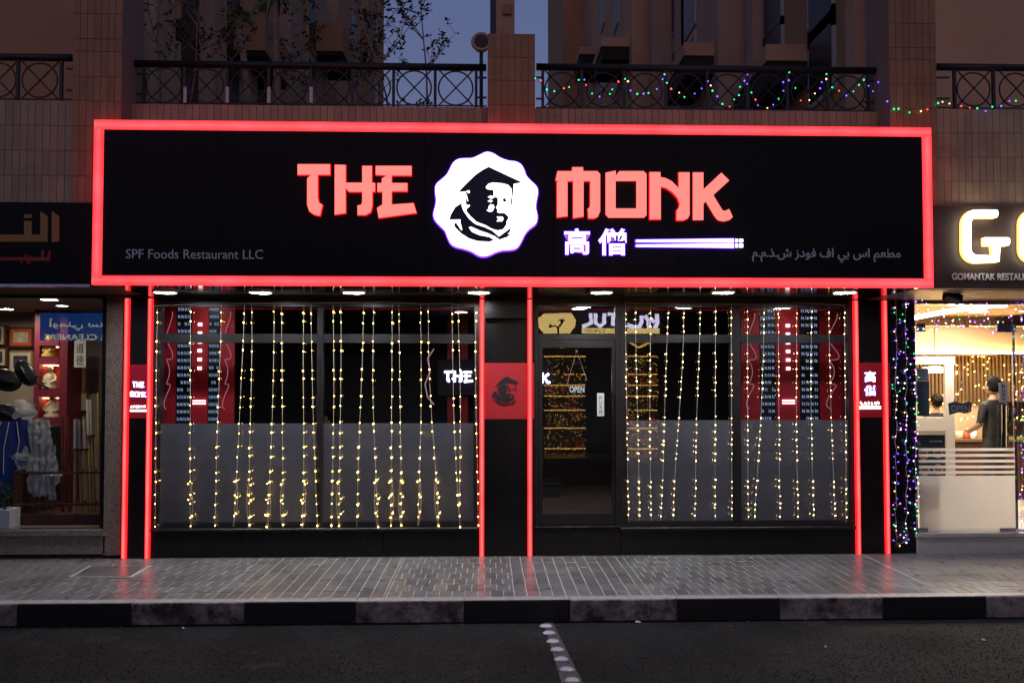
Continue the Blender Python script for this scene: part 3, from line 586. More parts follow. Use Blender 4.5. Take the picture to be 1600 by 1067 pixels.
leaf = MB().box(lx0, gx0, .012, .075, lz0, lz1).box(gx1, lx1, .012, .075, lz0, lz1).box(gx0 + .0005, gx1 - .0005, .013, .074, lz0, gz0).box(gx0 + .0005, gx1 - .0005, .013, .074, gz1, lz1).build('door_leaf', 'black_frame', dr)
MB().box(gx0 + .001, gx1 - .001, .04, .048, gz0 + .001, gz1 - .001).build('pane', 'glass', leaf)
hx = X_(959, -.05)
MB().tube([(hx, .012, Z_(735, 0)), (hx, -.06, Z_(735, 0)), (hx, -.06, Z_(616, 0)), (hx, .012, Z_(616, 0))], .013, 8).build('handle', 'black_gloss', leaf)
MB().tube([(X_(964, 0), .012, Z_(685, 0)), (X_(964, 0), -.006, Z_(685, 0))], .012, 12).build('lock', 'chrome', leaf)
MB().bev(x0, x1, -.02, .1, .002, zs - .012, .004).build('step', 'black_panel', dr); MB().bev(x0, x1, -.04, .11, zs - .011, zs - .001, .003).build('threshold', 'black_frame', dr)
ps = slab(933, 614, 944, 650, .036, .002).build('push_plate', 'white_plastic', leaf)
for i, ch in enumerate('PUSH'): text('push_letter', ch, (936.5, 619 + i * 7, 940.5, 624.5 + i * 7), .0355, 'ink', ps, ext=.001)
os_ = thing('open_sign', 'small OPEN sign hung by a cord inside the restaurant door', 'sign', W(901, 608, .09))
mat('open_black', (.01, .01, .01), .5); slab(888, 600, 915, 615, .085, .008).build('board', 'open_black', os_)
emis('open_white', (1, 1, 1), .75); text('lettering', 'OPEN', (890, 603.5, 913, 613), .0845, 'open_white', os_, ext=.002, bold=.01)
a = W(901, 548, .085); MB().tube([W(886, 601, .087), a, W(917, 594, .087)], .003, 5).build('cord', 'wire_pale', os_); MB().lathe((a.x, a.y, a.z), [(.0, .02), (.014, .018), (.018, 0), (.012, -.014), (0, -.016)], 12).build('suction_hook', 'wire_pale', os_)
# pillars with red light strips
YPIL = -.03
def pillar(label, px0, px1, s0, s1, plaque, red, plab):
    t = thing('pillar', label, 'pillar', (X_((px0 + px1) / 2, 0), YPIL, 0))
    x0, x1 = X_(px0, YPIL), X_(px1, YPIL); zc = [0.002, Z_(plaque[1], YPIL), Z_(plaque[0], YPIL), SB]
    for i in (0, 2): MB().bev(x0, x1, YPIL + .01, .14, zc[i] + .001, zc[i + 1] - .001, .003).build('cladding', 'black_panel', t)
    p = MB().bev(x0 + .002, x1 - .002, YPIL + .004, .14, zc[1], zc[2], .003).build('plaque', red, t); p['label'] = plab
    for c in (s0, s1):
        xc = X_(c, YPIL - .03)
        MB().bev(xc - .026, xc + .026, YPIL - .03, YPIL + .0095, .004, SB - .004, .012).build('light_strip', 'led_strip', t)
    return t, p
p1, q1 = pillar('narrow black pillar with two red light strips at the left end', 191, 238, 196, 232.5, (570, 653), 'plaque_dark_red', 'red plaque with glowing lettering')
p2, q2 = pillar('wide black pillar between window and door with a red portrait plaque', 749, 835, 753, 828, (567, 655), 'plaque_red', 'red plaque with a black portrait emblem')
p3, q3 = pillar('narrow black pillar with two red light strips at the right end', 1335, 1392, 1339.5, 1385, (566, 653), 'plaque_dark_red', 'red plaque with two glowing characters')
slab(758, 449, 824, 497, YPIL - .14, .148).build('junction_box', 'black_panel', p2)
emblem(q2, 755.8, 576.5, 15.4, YPIL - .004, 'ink', 'plaque_red', False)
def word(polys, bx, Y, parent, mats, ref, dep=.01):      # set outlines (in picture units) into another box
    rx0, ry0, rx1, ry1 = ref; out = []
    for L in polys:
        pts = [(bx[0] + (x - rx0) / (rx1 - rx0) * (bx[2] - bx[0]), bx[1] + (y - ry0) / (ry1 - ry0) * (bx[3] - bx[1])) for x, y in L]
        out.append(MB().prism(pxpoly(pts, 0, 0, 1, Y), Y, Y + dep, 0, 1).build('letter', mats, parent))
WV = ['white_led', 'violet_halo']
word(THE, (207, 596, 225.5, 606), YPIL - .01, q1, WV, (465, 256, 651, 341)); word(MONK, (203, 611, 228.5, 620.5), YPIL - .01, q1, WV, (868, 261, 1145, 346))
def tiny_print(x0, y0, x1, y1, n, parent, seed):      # print too small to read: a row of short strokes
    rnd = random.Random(seed); mb = MB(); w = (x1 - x0) / n
    for i in range(n):
        a = x0 + i * w
        for k in range(2): u = a + w * rnd.uniform(.05, .6); v = y0 + (y1 - y0) * rnd.uniform(0, .45); slab(u, v, u + w * .3, min(y1, v + (y1 - y0) * .6), YPIL - .006, .009, mb)
    mb.build('small_print', 'white_led', parent)
tiny_print(203.5, 633, 228, 637.5, 9, q1, 1)
slab(203, 640, 228.5, 643, YPIL - .008, .01).build('chopsticks', 'white_led', q1)
for ch, b in (('高', (1350.5, 580, 1368, 597)), ('僧', (1350, 602, 1368.5, 618))): text('character', ch, b, YPIL, WV, q3, ext=.008, bold=.02)
tiny_print(1344, 627, 1376, 633.5, 6, q3, 2); slab(1342.5, 634.5, 1376.5, 639, YPIL - .008, .01).build('chopsticks', 'white_led', q3)

# ------------------------------------------------------------ fairy light curtains
def curtain(label, wire, strands, Y, bulbm, levels, loops, seed, br=.0062):
    rnd = random.Random(seed); a0 = W(*wire[0], Y); t = thing('fairy_light_curtain', label, 'fairy lights', a0)
    MB().tube([W(x, y, Y) for x, y in wire], .0028, 5).build('carrier_wire', 'wire_pale', t)
    for k, (xt, yt, xb, yb) in enumerate(strands):
        n = 12; pts = []; bw = rnd.uniform(-3, 3); Yk = Y + rnd.uniform(-.012, .012)
        for i in range(n + 1): f = i / n; pts.append(W(xt + (xb - xt) * f ** 1.5 + bw * math.sin(f * 5 + k) * .6, yt + (yb - yt) * f, Yk))
        def at(f):
            f = min(max(f, 0), 1) * n; i = min(int(f), n - 1); return pts[i].lerp(pts[i + 1], f - i)
        mb = MB().tube(pts, .0019, 4); bl = MB()
        lp = k in loops
        if lp:                                            # lower end folded back up
            up = []
            for i in range(9): f = 1 - .22 * i / 8; up.append(at(f) + Vector((.028 * math.sin(math.pi * (i + .6) / 9) * (1 if k % 2 else -1), -.004, .0)))
            mb.tube([pts[-1]] + up, .0019, 4)
            for q in (.8, .87, .94): bl.octa(at(q) + Vector((rnd.choice((-.02, .02)), -.006, rnd.uniform(-.01, .01))), br)
        for y in levels:
            f = (y + rnd.uniform(-2, 2) - yt) / (yb - yt)
            if 0.01 < f < 1: bl.octa(at(f) + Vector((rnd.uniform(-.006, .006), -.006, 0)), br * rnd.choice((.6, .8, 1, 1.15)))
        s = mb.build('strand', 'wire_pale', t); tag(bl.build('bulbs', bulbm, s), kind='stuff')
    return t
lv1 = []; y = 489
while y < 824: lv1 += [y, y + 14.5]; y += 45.6 - .04 * (y - 489)
B1 = 826
st1 = [(246, 482, 241, 824), (297, 478, 298, B1), (345, 476, 335, B1 - 2), (382, 476, 363, B1 - 4), (392, 476, 391, B1), (429, 476, 417, B1), (440, 476, 443, B1), (476, 475, 471, B1), (486, 475, 496, B1), (521, 475, 519, B1), (532, 475, 531, B1 - 3), (567, 475, 557, B1 - 3), (583, 475, 589, B1 - 3), (613, 475, 610, B1 - 4), (624, 475, 627, B1 - 4), (658, 476, 654, B1 - 5), (670, 477, 684, B1 - 4), (705, 475, 719, 825), (717, 477, 719, 800), (744, 478, 746, 824)]
curtain('warm fairy light curtain in front of the window left of the central pillar', [(240, 478), (300, 476), (345, 474), (430, 474), (520, 473), (600, 472), (660, 475), (705, 474), (717, 477), (722, 475), (745, 479)], st1, -.035, 'bulb_warm', lv1, {1, 3, 4, 5, 6, 7, 10, 12, 13, 14, 15, 16}, 3)
lv2 = [y + (0 if i % 9 else 2) for i, y in enumerate(range(487, 824, 11)) if i % 9 not in (4, 5)]
st2 = [(977, 474, 983, 815), (994, 478, 999, 813), (1016, 476, 1017, 813), (1044, 477, 1031, 813), (1067, 477, 1052, 813), (1093, 477, 1085, 813), (1118, 477, 1117, 813), (1143, 476, 1143, 813), (1168, 478, 1169, 813), (1194, 478, 1179, 813), (1216, 477, 1219, 812), (1244, 476, 1247, 811), (1268, 477, 1270, 811), (1295, 477, 1305, 812), (1320, 477, 1322, 816)]
curtain('denser pale fairy light curtain in front of the window right of the door', [(976, 473), (1010, 475), (1060, 474), (1120, 475), (1180, 476), (1250, 473), (1320, 477)], st2, -.035, 'bulb_pale', lv2, set(), 5, .0046)

# ------------------------------------------------------------ restaurant interior
FL = .285; YB = 4.0; XA, XZ = X_(200, YG), X_(1372, YG)
struct('dining_floor', MB().box(XA, XZ, .12, YB, FL - .1, FL), 'wood_floor'); struct('dining_ceiling', MB().box(XA, XZ, .115, YB, SB + .07, SB + .15), 'ceiling_dark')
struct('dining_wall_back', MB().box(XA, XZ, YB, YB + .1, FL, SB + .07), 'interior_dark'); struct('dining_wall_left', MB().box(XA - .1, XA, .15, YB, 0, SB + .07), 'interior_dark'); struct('dining_wall_right', MB().box(XZ, XZ + .1, .15, YB, 0, SB + .07), 'interior_dark')
def squiggle(rnd, x, z0, z1, w):
    pts = []; n = 60
    for i in range(n + 1): f = i / n; pts.append((x + w * math.sin(f * 17 + 1) * (.5 + .5 * math.sin(f * 7)) + w * .35 * math.cos(f * 31), 0, z1 + (z0 - z1) * f + .05 * math.cos(f * 23)))
    return pts
def wall_feature(label, xs_, Y, seed):
    rnd = random.Random(seed); zt, zb = Z_(478, Y), Z_(690, Y); t = thing('wall_panel', label, 'wall panel', (X_(xs_[0], Y), Y, zb))
    kinds = ['red', 'gl', 'red', 'gl', 'red']
    for i, k in enumerate(kinds):
        a, b = X_(xs_[i], Y), X_(xs_[i + 1], Y)
        o = MB().box(a + .002, b - .002, Y, Y + .04, zb, zt).build('red_board' if k == 'red' else 'character_board', 'panel_red' if k == 'red' else 'glyph_black', t)
        if k == 'gl':
            mb = MB(); n = 4; cw = (b - a) / (n + .6); z = zt - .05
            while z > zb + .05:
                for q in range(n):
                    cx = a + (q + .8) * cw; h = .042; w = cw * .36
                    if rnd.random() < .9:
                        mb.box(cx - w, cx - w * .6, Y - .004, Y - .001, z - h / 2, z + h / 2); mb.box(cx + w * .2, cx + w * .7, Y - .004, Y - .001, z - h / 2, z + h * .3)
                        if rnd.random() < .6: mb.box(cx - w * .59, cx + w * .19, Y - .004, Y - .001, z - .006, z + .006)
                z -= .088
            tag(mb.build('characters', 'glyph_light', o), kind='stuff')
        elif i == 2:
            xc = (a + b) / 2
            for q in range(6): z = Z_(508 + q * 13.5, Y); MB().box(xc - .022, xc + .022, Y - .02, Y - .002, z - .018, z + .018).build('neon_character', 'white_led', o)
            for q in (626, 630): z = Z_(q, Y); MB().box(xc - .075, xc + .075, Y - .02, Y - .002, z - .008, z + .008).build('neon_line', 'white_led', o)
        else:
            xc = (a + b) / 2; MB().tube([(x, Y - .02, z) for x, _, z in squiggle(rnd, xc, Z_(635, Y), Z_(495, Y), (b - a) * .3)], .0035, 4).build('neon_scribble', 'neon_pink', o)
wall_feature('red and black character panel on the wall behind the left window', (252, 275, 299, 325, 343, 366), .85, 1)
wall_feature('red and black character panel on the wall behind the right window', (1158, 1187, 1213, 1250, 1281, 1318), .85, 2)
ns = thing('neon_wall_sign', 'dark board with violet-white neon THE MONK inside, behind the central pillar', 'neon sign', (X_(775, 3.2), 3.2, 1.2))
slab(684, 562, 866, 618, 3.2, .08).build('board', 'interior_dark', ns); word(THE + MONK, (694, 579, 860.5, 599.5), 3.17, ns, WV, (465, 256, 1145, 346), .02)
for a, b in ((699, 709), (719, 731), (836, 848)):
    for q0, q1_ in ((482, 561), (619, 700)): slab(a, q0, b, q1_, 3.3, .03).build('red_stripe', 'panel_red', ns)
MB().tube([W(x, y, 3.15) for x, y in [(678, 545), (668, 560), (672, 580), (664, 600), (668, 620), (678, 632)]], .01, 5).build('neon_outline', 'neon_pink', ns)
def lamp(x, y, z, r, m, label, s=None):  # fill lamp added to brighten an interior
    t = thing('added_lamp', label, 'added lamp', (x, y, z)); MB().lathe((x, y, z), [(r * 1.15, 0), (r * 1.15, -.03), (r, -.03), (r, -.01)], 16).build('housing', 'white_plastic', t); MB().lathe((x, y, z), [(r, -.02), (0, -.02)], 16).build('diffuser', m, t)
emis('fill_dim', (1, .85, .8), 26); emis('fill_mid', (1, .85, .75), 110); emis('fill_bright', (1, .8, .55), 300); emis('fill_shop', (1, .84, .64), 850)  # emission of the added interior fill lamps
for px, Y, l in ((310, .5, 'added dim lamp lighting the panel behind the left window'), (1235, .5, 'added dim lamp lighting the panel behind the right window'), (720, 2.2, 'added dim fill lamp inside near the neon sign'), (905, 1.6, 'added fill lamp lighting the floor beyond the glass door')): lamp(X_(px, Y), Y, SB + .07, .09, 'fill_mid' if px == 905 else 'fill_dim', l)  # added so the red panels and the floor show through the glass
mat('counter', (.02, .02, .022), .4); ct = thing('counter', 'dark counter inside beyond the glass door', 'counter', (X_(862, 2.6), 2.6, FL)); slab(845, 760, 874, 800, 2.6, .6).build('body', 'counter', ct); x0, x1, z0, z1 = rect(843, 757, 876, 760, 2.6); MB().box(x0, x1, 2.58, 3.25, z1 - .005, z1 + .03).build('worktop', 'counter', ct); MB().box(x0 + .02, x1 - .02, 2.62, 3.2, FL, z0 + .02).build('plinth', 'counter', ct)

# people: one skinned figure each
def person(label, base, h, face, seated, skin, hair, shirt, trousers, arm=0):
    t = thing('person', label, 'person', base); s = h / 1.75; Z = .47 * s if seated else .93 * s
    V = [(0, 0, Z), (0, 0, Z + .25 * s), (0, 0, Z + .45 * s), (0, 0, Z + .53 * s), (0, -.01, Z + .60 * s)]; Rr = [(.15, .11), (.145, .1), (.15, .09), (.055, .055), (.05, .05)]
    Ed = [(0, 1), (1, 2), (2, 3), (3, 4)]
    for sd in (-1, 1):
        i = len(V); V += [(sd * .17, 0, Z + .44 * s), (sd * .24, .0, Z + .2 * s), (sd * .22, -.2, Z + .1 * s), (sd * .18, -.27, Z + .12 * s)]; Rr += [(.065, .065), (.046, .046), (.036, .036), (.03, .04)]; Ed += [(2, i), (i, i + 1), (i + 1, i + 2), (i + 2, i + 3)]
        i = len(V)
        V += ([(sd * .1, -.05, Z - .02), (sd * .11, -.42, Z), (sd * .11, -.42, .08), (sd * .11, -.54, .04)] if seated else [(sd * .1, 0, Z - .1), (sd * .1, -.02, .5 * s), (sd * .1, .02, .08), (sd * .1, -.12, .04)]); Rr += [(.085, .085), (.062, .062), (.045, .045), (.045, .03)]; Ed += [(0, i), (i, i + 1), (i + 1, i + 2), (i + 2, i + 3)]
    me = bpy.data.meshes.new('body'); me.from_pydata([(x * (s if abs(x) > 0 else 1), y, z) for x, y, z in V], Ed, [])
    o = bpy.data.objects.new('body', me); col.objects.link(o); m = o.modifiers.new('s', 'SKIN')
    for i, r in enumerate(Rr): me.skin_vertices[0].data[i].radius = (r[0] * s, r[1] * s); me.skin_vertices[0].data[i].use_root = i == 0
    o.modifiers.new('u', 'SUBSURF').levels = 2
    m2 = bpy.data.meshes.new_from_object(o.evaluated_get(bpy.context.evaluated_depsgraph_get())); bpy.data.objects.remove(o)
    for q in (shirt, trousers, skin): m2.materials.append(MATS[q])
    for p in m2.polygons:
        c = p.center; p.use_smooth = True
        p.material_index = 2 if c.z > Z + .52 * s or (abs(c.x) > .19 * s and c.z < Z + .22 * s and c.z > Z - .1 and not (seated and c.y > -.0)) else (0 if c.z > Z + .0 and c.y > -.3 else 1)
    Mx = Matrix.Translation(base) @ Matrix.Rotation(face, 4, 'Z'); m2.transform(Mx); link('body', m2, t)
    hc = Vector((0, -.015, Z + .70 * s)); hd = MB().ball(hc, .1 * s, 16, 12, 0, (.78, .95, 1.18)).ball(hc + Vector((0, -.095 * s, -.02 * s)), .018 * s, 8, 6, 0, (.7, 1, 1.2))
    for sd in (-1, 1): hd.ball(hc + Vector((sd * .078 * s, .005, -.01)), .026 * s, 8, 6, 0, (.4, .8, 1.2)); hd.ball(hc + Vector((sd * .032 * s, -.083 * s, .015 * s)), .012 * s, 8, 6, 1)
    hd.box(-.024 * s, .024 * s, -.092 * s - .015, -.075 * s - .015, Z + .63 * s, Z + .638 * s, 2); mh = hd.mesh('head', [skin, 'ink', 'lip']); mh.transform(Mx); mh.polygons.foreach_set('use_smooth', [True] * len(mh.polygons)); link('head', mh, t)
    hr = MB(); rnd = random.Random(3)
    hr.ball(hc + Vector((0, .018, .022)), .108 * s, 18, 12, 0, (.82, .93, 1.1)); hr.v = [(v[0], v[1], v[2]) if not (v[1] < -.05 * s and v[2] < hc.z + .06 * s) else (v[0] * .8, hc.y, v[2]) for v in hr.v]
    hr.v = [tuple(Vector(v) + (Vector(v) - hc).normalized() * .012 * noise.noise(Vector(v) * 45)) for v in hr.v]
    m3 = hr.mesh('hair', hair); m3.transform(Mx); link('hair', m3, t)
mat('skin', (.32, .18, .12), .55); mat('hair', (.006, .005, .005), .8, spec=.1); mat('lip', (.25, .09, .08), .5); mat('shirt_dark', (.006, .006, .007), .8, var=.5, nscale=14); mat('trousers', (.02, .02, .025), .8); mat('shirt_red', (.2, .03, .03), .8); mat('wood_dark', (.09, .035, .02), .45, var=.3, nscale=9)
def stool(x, Y, z, label, h=.45):
    t = thing('stool', label, 'stool', (x, Y, z)); MB().box(x - .2, x + .2, Y - .2, Y + .2, z + h - .05, z + h).build('seat', 'wood_dark', t)
    for a in (-1, 1):
        for b in (-1, 1): MB().box(x + a * .16 - .02, x + a * .16 + .02, Y + b * .16 - .02, Y + b * .16 + .02, z, z + h - .05).build('leg', 'wood_dark', t)
p = W(514, 660, 1.6); person('dark-haired diner seated behind the left window, only the head showing', (p.x, 1.6, FL - .02), 1.72, R(-70), True, 'skin', 'hair', 'shirt_dark', 'trousers'); stool(p.x, 1.6, FL, 'stool under the diner behind the left window', .36)

# ------------------------------------------------------------ left neighbour: sports shop
Yn = -1.2
ln = thing('shop_sign', 'unlit dark sign with bronze Arabic lettering at far left', 'sign', (X_(60, Yn), Yn, SB))
x0, x1, z0, z1 = rect(-60, 316, 142.5, 444, Yn); MB().box(x0, x1, Yn, YN + .1, z0, z1).build('board', 'sign_black', ln); MB().box(x0, x1, Yn - .012, YN + .05, z0 - .022, z0 - .001).build('edge_trim', 'steel', ln)
S6 = 6.275
for L in ([(507, 185), (575, 238), (575, 488), (505, 488)], [(395, 190), (465, 240), (465, 488), (-200, 488), (-200, 418), (235, 418), (235, 285), (308, 285), (308, 418), (395, 418)], [(235, 222), (308, 222), (308, 255), (235, 255)]): MB().prism(pxpoly(L, 0, 300, S6, Yn - .02), Yn - .02, Yn - .001).build('letter', 'letter_bronze', ln)
for L in ([(-200, 640), (240, 640), (250, 612), (268, 612), (262, 640), (285, 640), (283, 625), (300, 625), (302, 640), (402, 640), (404, 580), (430, 568), (432, 640), (466, 640), (470, 612), (468, 590), (480, 575), (495, 585), (496, 610), (486, 676), (302, 674), (295, 705), (275, 705), (255, 690), (262, 672), (-200, 674)], [(195, 688), (212, 676), (230, 690), (212, 708)]): MB().prism(pxpoly(L, 0, 300, S6, Yn - .015), Yn - .015, Yn - .001).build('small_lettering', 'letter_red', ln)
struct('soffit_left', MB().box(-9, SX0 + .09, YN + .02, .1, z0 + .02, z0 + .06), 'interior_dark')
gc = thing('granite_column', 'speckled granite column left of the red light strips', 'column', (X_(180, -.02), -.02, 0)); slab(164, 452, 190.8, 867, -.02, .35).build('shaft', 'granite', gc); gc.children[0].location.z = 0
mb = slab(164, 452, 190.8, 862, -.021, .0008)
sp = thing('granite_plinth', 'low granite plinth with sill below the sports shop window', 'plinth', (X_(60, -.02), -.02, 0))
slab(-60, 838, 163.5, 866, -.02, .3).build('base', 'granite', sp); slab(-60, 829, 164, 837.5, -.05, .35).build('sill', 'granite', sp)
sw = thing('shop_window', 'sports shop display window at far left', 'window', (X_(60, .05), .05, .25))
x0, x1, z0, z1 = rect(-60, 466, 163.5, 828, .05); MB().box(x0, x1, .05, .056, z0, z1).build('pane', 'glass_side', sw); MB().box(x0, x1, .03, .1, z1, z1 + .1).build('head_frame', 'black_frame', sw); MB().box(x0, x1, .03, .1, z0 - .015, z0 + .02).build('bottom_frame', 'steel', sw); MB().box(x1 - .03, x1, .031, .099, z0 + .021, z1 - .001).build('side_frame', 'black_frame', sw)
zf = z0; XW = X_(186, .4)
mat('shop_wall', (.36, .31, .25), .7); mat('shelf_red', (.2, .02, .05), .5); mat('shelf_in', (.55, .1, .05), .5)
struct('sports_shop_floor', MB().box(-9, XW, .06, 2.4, zf - .15, zf - .02), 'wood_dark'); struct('sports_shop_wall_back', MB().box(-9, XW, 2.4, 2.5, 0, 4), 'shop_wall'); struct('sports_shop_wall_side', MB().box(XW, XW + .05, .12, 2.4, 0, 4), 'interior_dark'); struct('sports_shop_ceiling', MB().box(-9, XW, .06, 2.4, z1 + .03, z1 + .1), 'shop_wall')
lamp(X_(75, .24), .24, z1 + .03, .085, 'fill_bright', 'added warm lamp lighting the stick rack in the sports shop'); lamp(X_(8, 1.5), 1.5, z1 + .03, .075, 'fill_bright', 'added warm fill lamp at the left edge in the sports shop'); lamp(X_(95, 1.0), 1.0, z1 + .03, .07, 'fill_dim', 'added fill lamp behind the blue reflection in the sports shop')  # lamps added to brighten the sticks and the back wall
mat('frame_brown', (.1, .04, .02), .4); mat('frame_orange', (.55, .1, .03), .5); mat('frame_gold', (.3, .2, .09), .4); mat('photo_dark', (.06, .06, .09), .4, var=.9, nscale=9); mat('photo_pale', (.5, .45, .36), .5, var=.5, nscale=7); mat('matt_cream', (.6, .55, .42), .6)
for b, fm, mm, pm_, lab in [((13, 511, 52, 543), 'frame_brown', 'frame_orange', 'photo_pale', 'framed action photograph with an orange mount, upper row'), ((-20, 508, 8, 540), 'frame_brown', 'matt_cream', 'photo_dark', 'framed picture cut by the left picture edge, upper row'), ((13, 548, 51, 583), 'frame_gold', 'matt_cream', 'photo_dark', 'framed dark photograph with a cream mount, second row'), ((-20, 543, 10, 573), 'frame_brown', 'matt_cream', 'photo_dark', 'framed picture cut by the left picture edge, second row'), ((112, 613, 136, 643), 'frame_gold', 'matt_cream', 'photo_pale', 'small gold framed certificate right of the red shelf')]:
    Y = 2.3; t = thing('picture_frame', lab, 'picture', W((b[0] + b[2]) / 2, b[3], Y)); x0, x1, a0, a1 = rect(*b, Y); MB().bev(x0, x1, Y, Y + .09, a0, a1, .012).build('frame', fm, t); w = (x1 - x0) * .08; MB().box(x0 + w, x1 - w, Y - .003, Y + .01, a0 + w, a1 - w).build('mount', mm, t); w *= 2.6; MB().box(x0 + w, x1 - w, Y - .006, Y, a0 + w, a1 - w).build('photograph', pm_, t)
sh = thing('display_shelf', 'dark red display shelf with lit niches holding figurines', 'shelf', (X_(85, 1.9), 1.9, zf)); Y = 1.9
cols_ = [52, 60, 92, 112]; rows_ = [480, 532, 560, 569, 609, 619, 655, 664, 700]
for a, b in ((52, 60), (92, 104)): slab(a, 480, b, 800, Y, .4).build('upright', 'shelf_red', sh)
for a, b in ((532, 548 - 8), (560 - 1, 569), (609, 620), (654, 664)): slab(60, a, 92, b, Y + .002, .39).build('shelf_board', 'shelf_red', sh)
slab(58, 480, 94, 800, Y + .4, .03).build('back', 'shelf_in', sh)
for y in (541.5, 570.5, 621.5): x0, x1, a0, a1 = rect(66, y, 86, y + 1, Y + .1); MB().box(x0, x1, Y + .1, Y + .2, a0, a1).build('niche_lamp', 'niche_light', sh)
mat('gold_fig', (.6, .42, .12), .4, var=.3, nscale=12); mat('ivory', (.7, .6, .42), .5, var=.2, nscale=9)
for px, py, lab, m in [(76, 559, 'seated gold figurine in the top lit niche', 'gold_fig'), (78, 608, 'cluster figurine in the middle lit niche', 'ivory'), (82, 653, 'small pale figurine in the lowest lit niche', 'ivory')]:
    c = W(px, py, Y + .12); t = thing('figurine', lab, 'figurine', c); MB().lathe(c, [(.0, 0), (.1, 0), (.11, .03), (.07, .08), (.085, .14), (.06, .2), (.03, .23)], 12).build('body', m, t, True); MB().ball(c + Vector((0, 0, .26)), .045).build('head', m, t, True)
    for sd in (-1, 1): MB().tube([c + Vector((sd * .06, 0, .19)), c + Vector((sd * .1, -.03, .12)), c + Vector((sd * .03, -.07, .09))], .022, 6).build('arm', m, t, True)
sl = thing('scroll', 'white hanging scroll with black brush characters', 'scroll', W(125, 575, 1.7)); slab(116, 532, 134, 574, 1.7, .01).build('paper', 'white_plastic', sl)
for ch, b in (('道', (119, 536, 131, 552)), ('徳', (119, 555, 131, 571))): text('character', ch, b, 1.7, 'ink', sl, ext=.002)
mat('pad_black', (.012, .012, .014), .3); mat('pad_trim', (.35, .03, .03), .5)
for px, py, r, tilt, lab in [(40, 583, 17, .6, 'black oval punch pad tilted upright, topmost'), (8, 594, 20, 1.3, 'black punch pad with red print at the left edge'), (12, 647, 17, 1.2, 'lower black punch pad at the left edge')]:
    c = W(px, py, .75); rr = r / (F / (D + .75)); t = thing('punch_pad', lab, 'punch pad', c); b = MB().ball((0, 0, 0), rr, 20, 10, 0, (.85, .3, 1.3)); Mx = Matrix.Translation(c) @ Matrix.Rotation(-tilt, 4, 'Y')
    me = b.mesh('pad', 'pad_black'); me.transform(Mx); me.polygons.foreach_set('use_smooth', [True] * len(me.polygons)); link('pad', me, t)
    b = MB().tube([(rr * .05, -rr * .25, -rr * .9), (rr * .1, -rr * .5, -rr * .1), (rr * .05, -rr * .32, rr * .6)], rr * .12, 8); me = b.mesh('handle', 'pad_black'); me.transform(Mx); link('handle', me, t)
    b = MB().tube([(rr * .3, 0, -rr * 1.2), (rr * .9, .0, -rr * 2.3)], rr * .12, 8); me = b.mesh('strap', 'pad_black'); me.transform(Mx); link('strap', me, t)
ps_ = thing('pad_stand', 'dark box stand carrying the punch pads and bags', 'stand', (X_(40, 1.0), 1.0, zf)); slab(-40, 668, 62, 800, .95, .5).build('body', 'interior_dark', ps_)
rk = thing('stick_rack', 'low dark wooden rack holding practice swords and wrapped sticks', 'rack', (X_(90, .4), .4, zf)); Y = .35
slab(20, 804, 162, 828, Y, .35).build('base', 'wood_dark', rk)
for y in (737, 786): slab(20, y, 162, y + 3.5, Y, .02).build('rail', 'wood_dark', rk); slab(22, y - 4, 160, y - 1, Y + .33, .02).build('rail', 'wood_dark', rk)
for a in (20, 157): slab(a, 735, a + 5, 806, Y + .001, .35).build('post', 'wood_dark', rk)
mat('bamboo', (.5, .33, .14), .5, var=.25, nscale=12); mat('grip', (.6, .58, .5), .7); mat('rosewood', (.12, .035, .025), .4, var=.3, nscale=10)
k = 0
for xb, xt, yt, m, g, lab in [(117, 118, 655, 'bamboo', 1, 'bamboo practice sword, leftmost of the pale-gripped ones'), (128, 123, 656, 'bamboo', 1, 'bamboo practice sword, second of the pale-gripped ones'), (138, 132, 655, 'bamboo', 1, 'bamboo practice sword, third of the pale-gripped ones'), (148, 142, 624, 'bamboo', 1, 'tall bamboo sword with long white grip'), (156, 154, 613, 'bamboo', 0, 'plain bamboo pole by the window side'), (98, 97, 650, 'rosewood', 0, 'dark red wooden sword in plastic, left one'), (109, 106, 650, 'rosewood', 0, 'dark red wooden sword in plastic, right one'), (143, 137, 624, 'bamboo', 1, 'bamboo sword just left of the tallest grip')]:
    Ya = Y + .08 + .028 * k; k += 1; a, b = W(xb, 802, Ya), W(xt, yt, Ya); t = thing('practice_sword', lab, 'practice sword', a, 'practice swords in the rack'); c = a.lerp(b, .68)
    MB().tube([a, c, b] if not g else [a, c], .018, 8).build('blade', m, t)
    if g: MB().tube([c, b], .02, 8).build('grip', 'grip', t); MB().tube([c - Vector((0, 0, .012)), c + Vector((0, 0, .012))], .032, 12).build('guard', 'rosewood', t)
m = mat('plastic_film', (.6, .65, .68), .12, bump=1.0, bscale=22, alpha=.34)
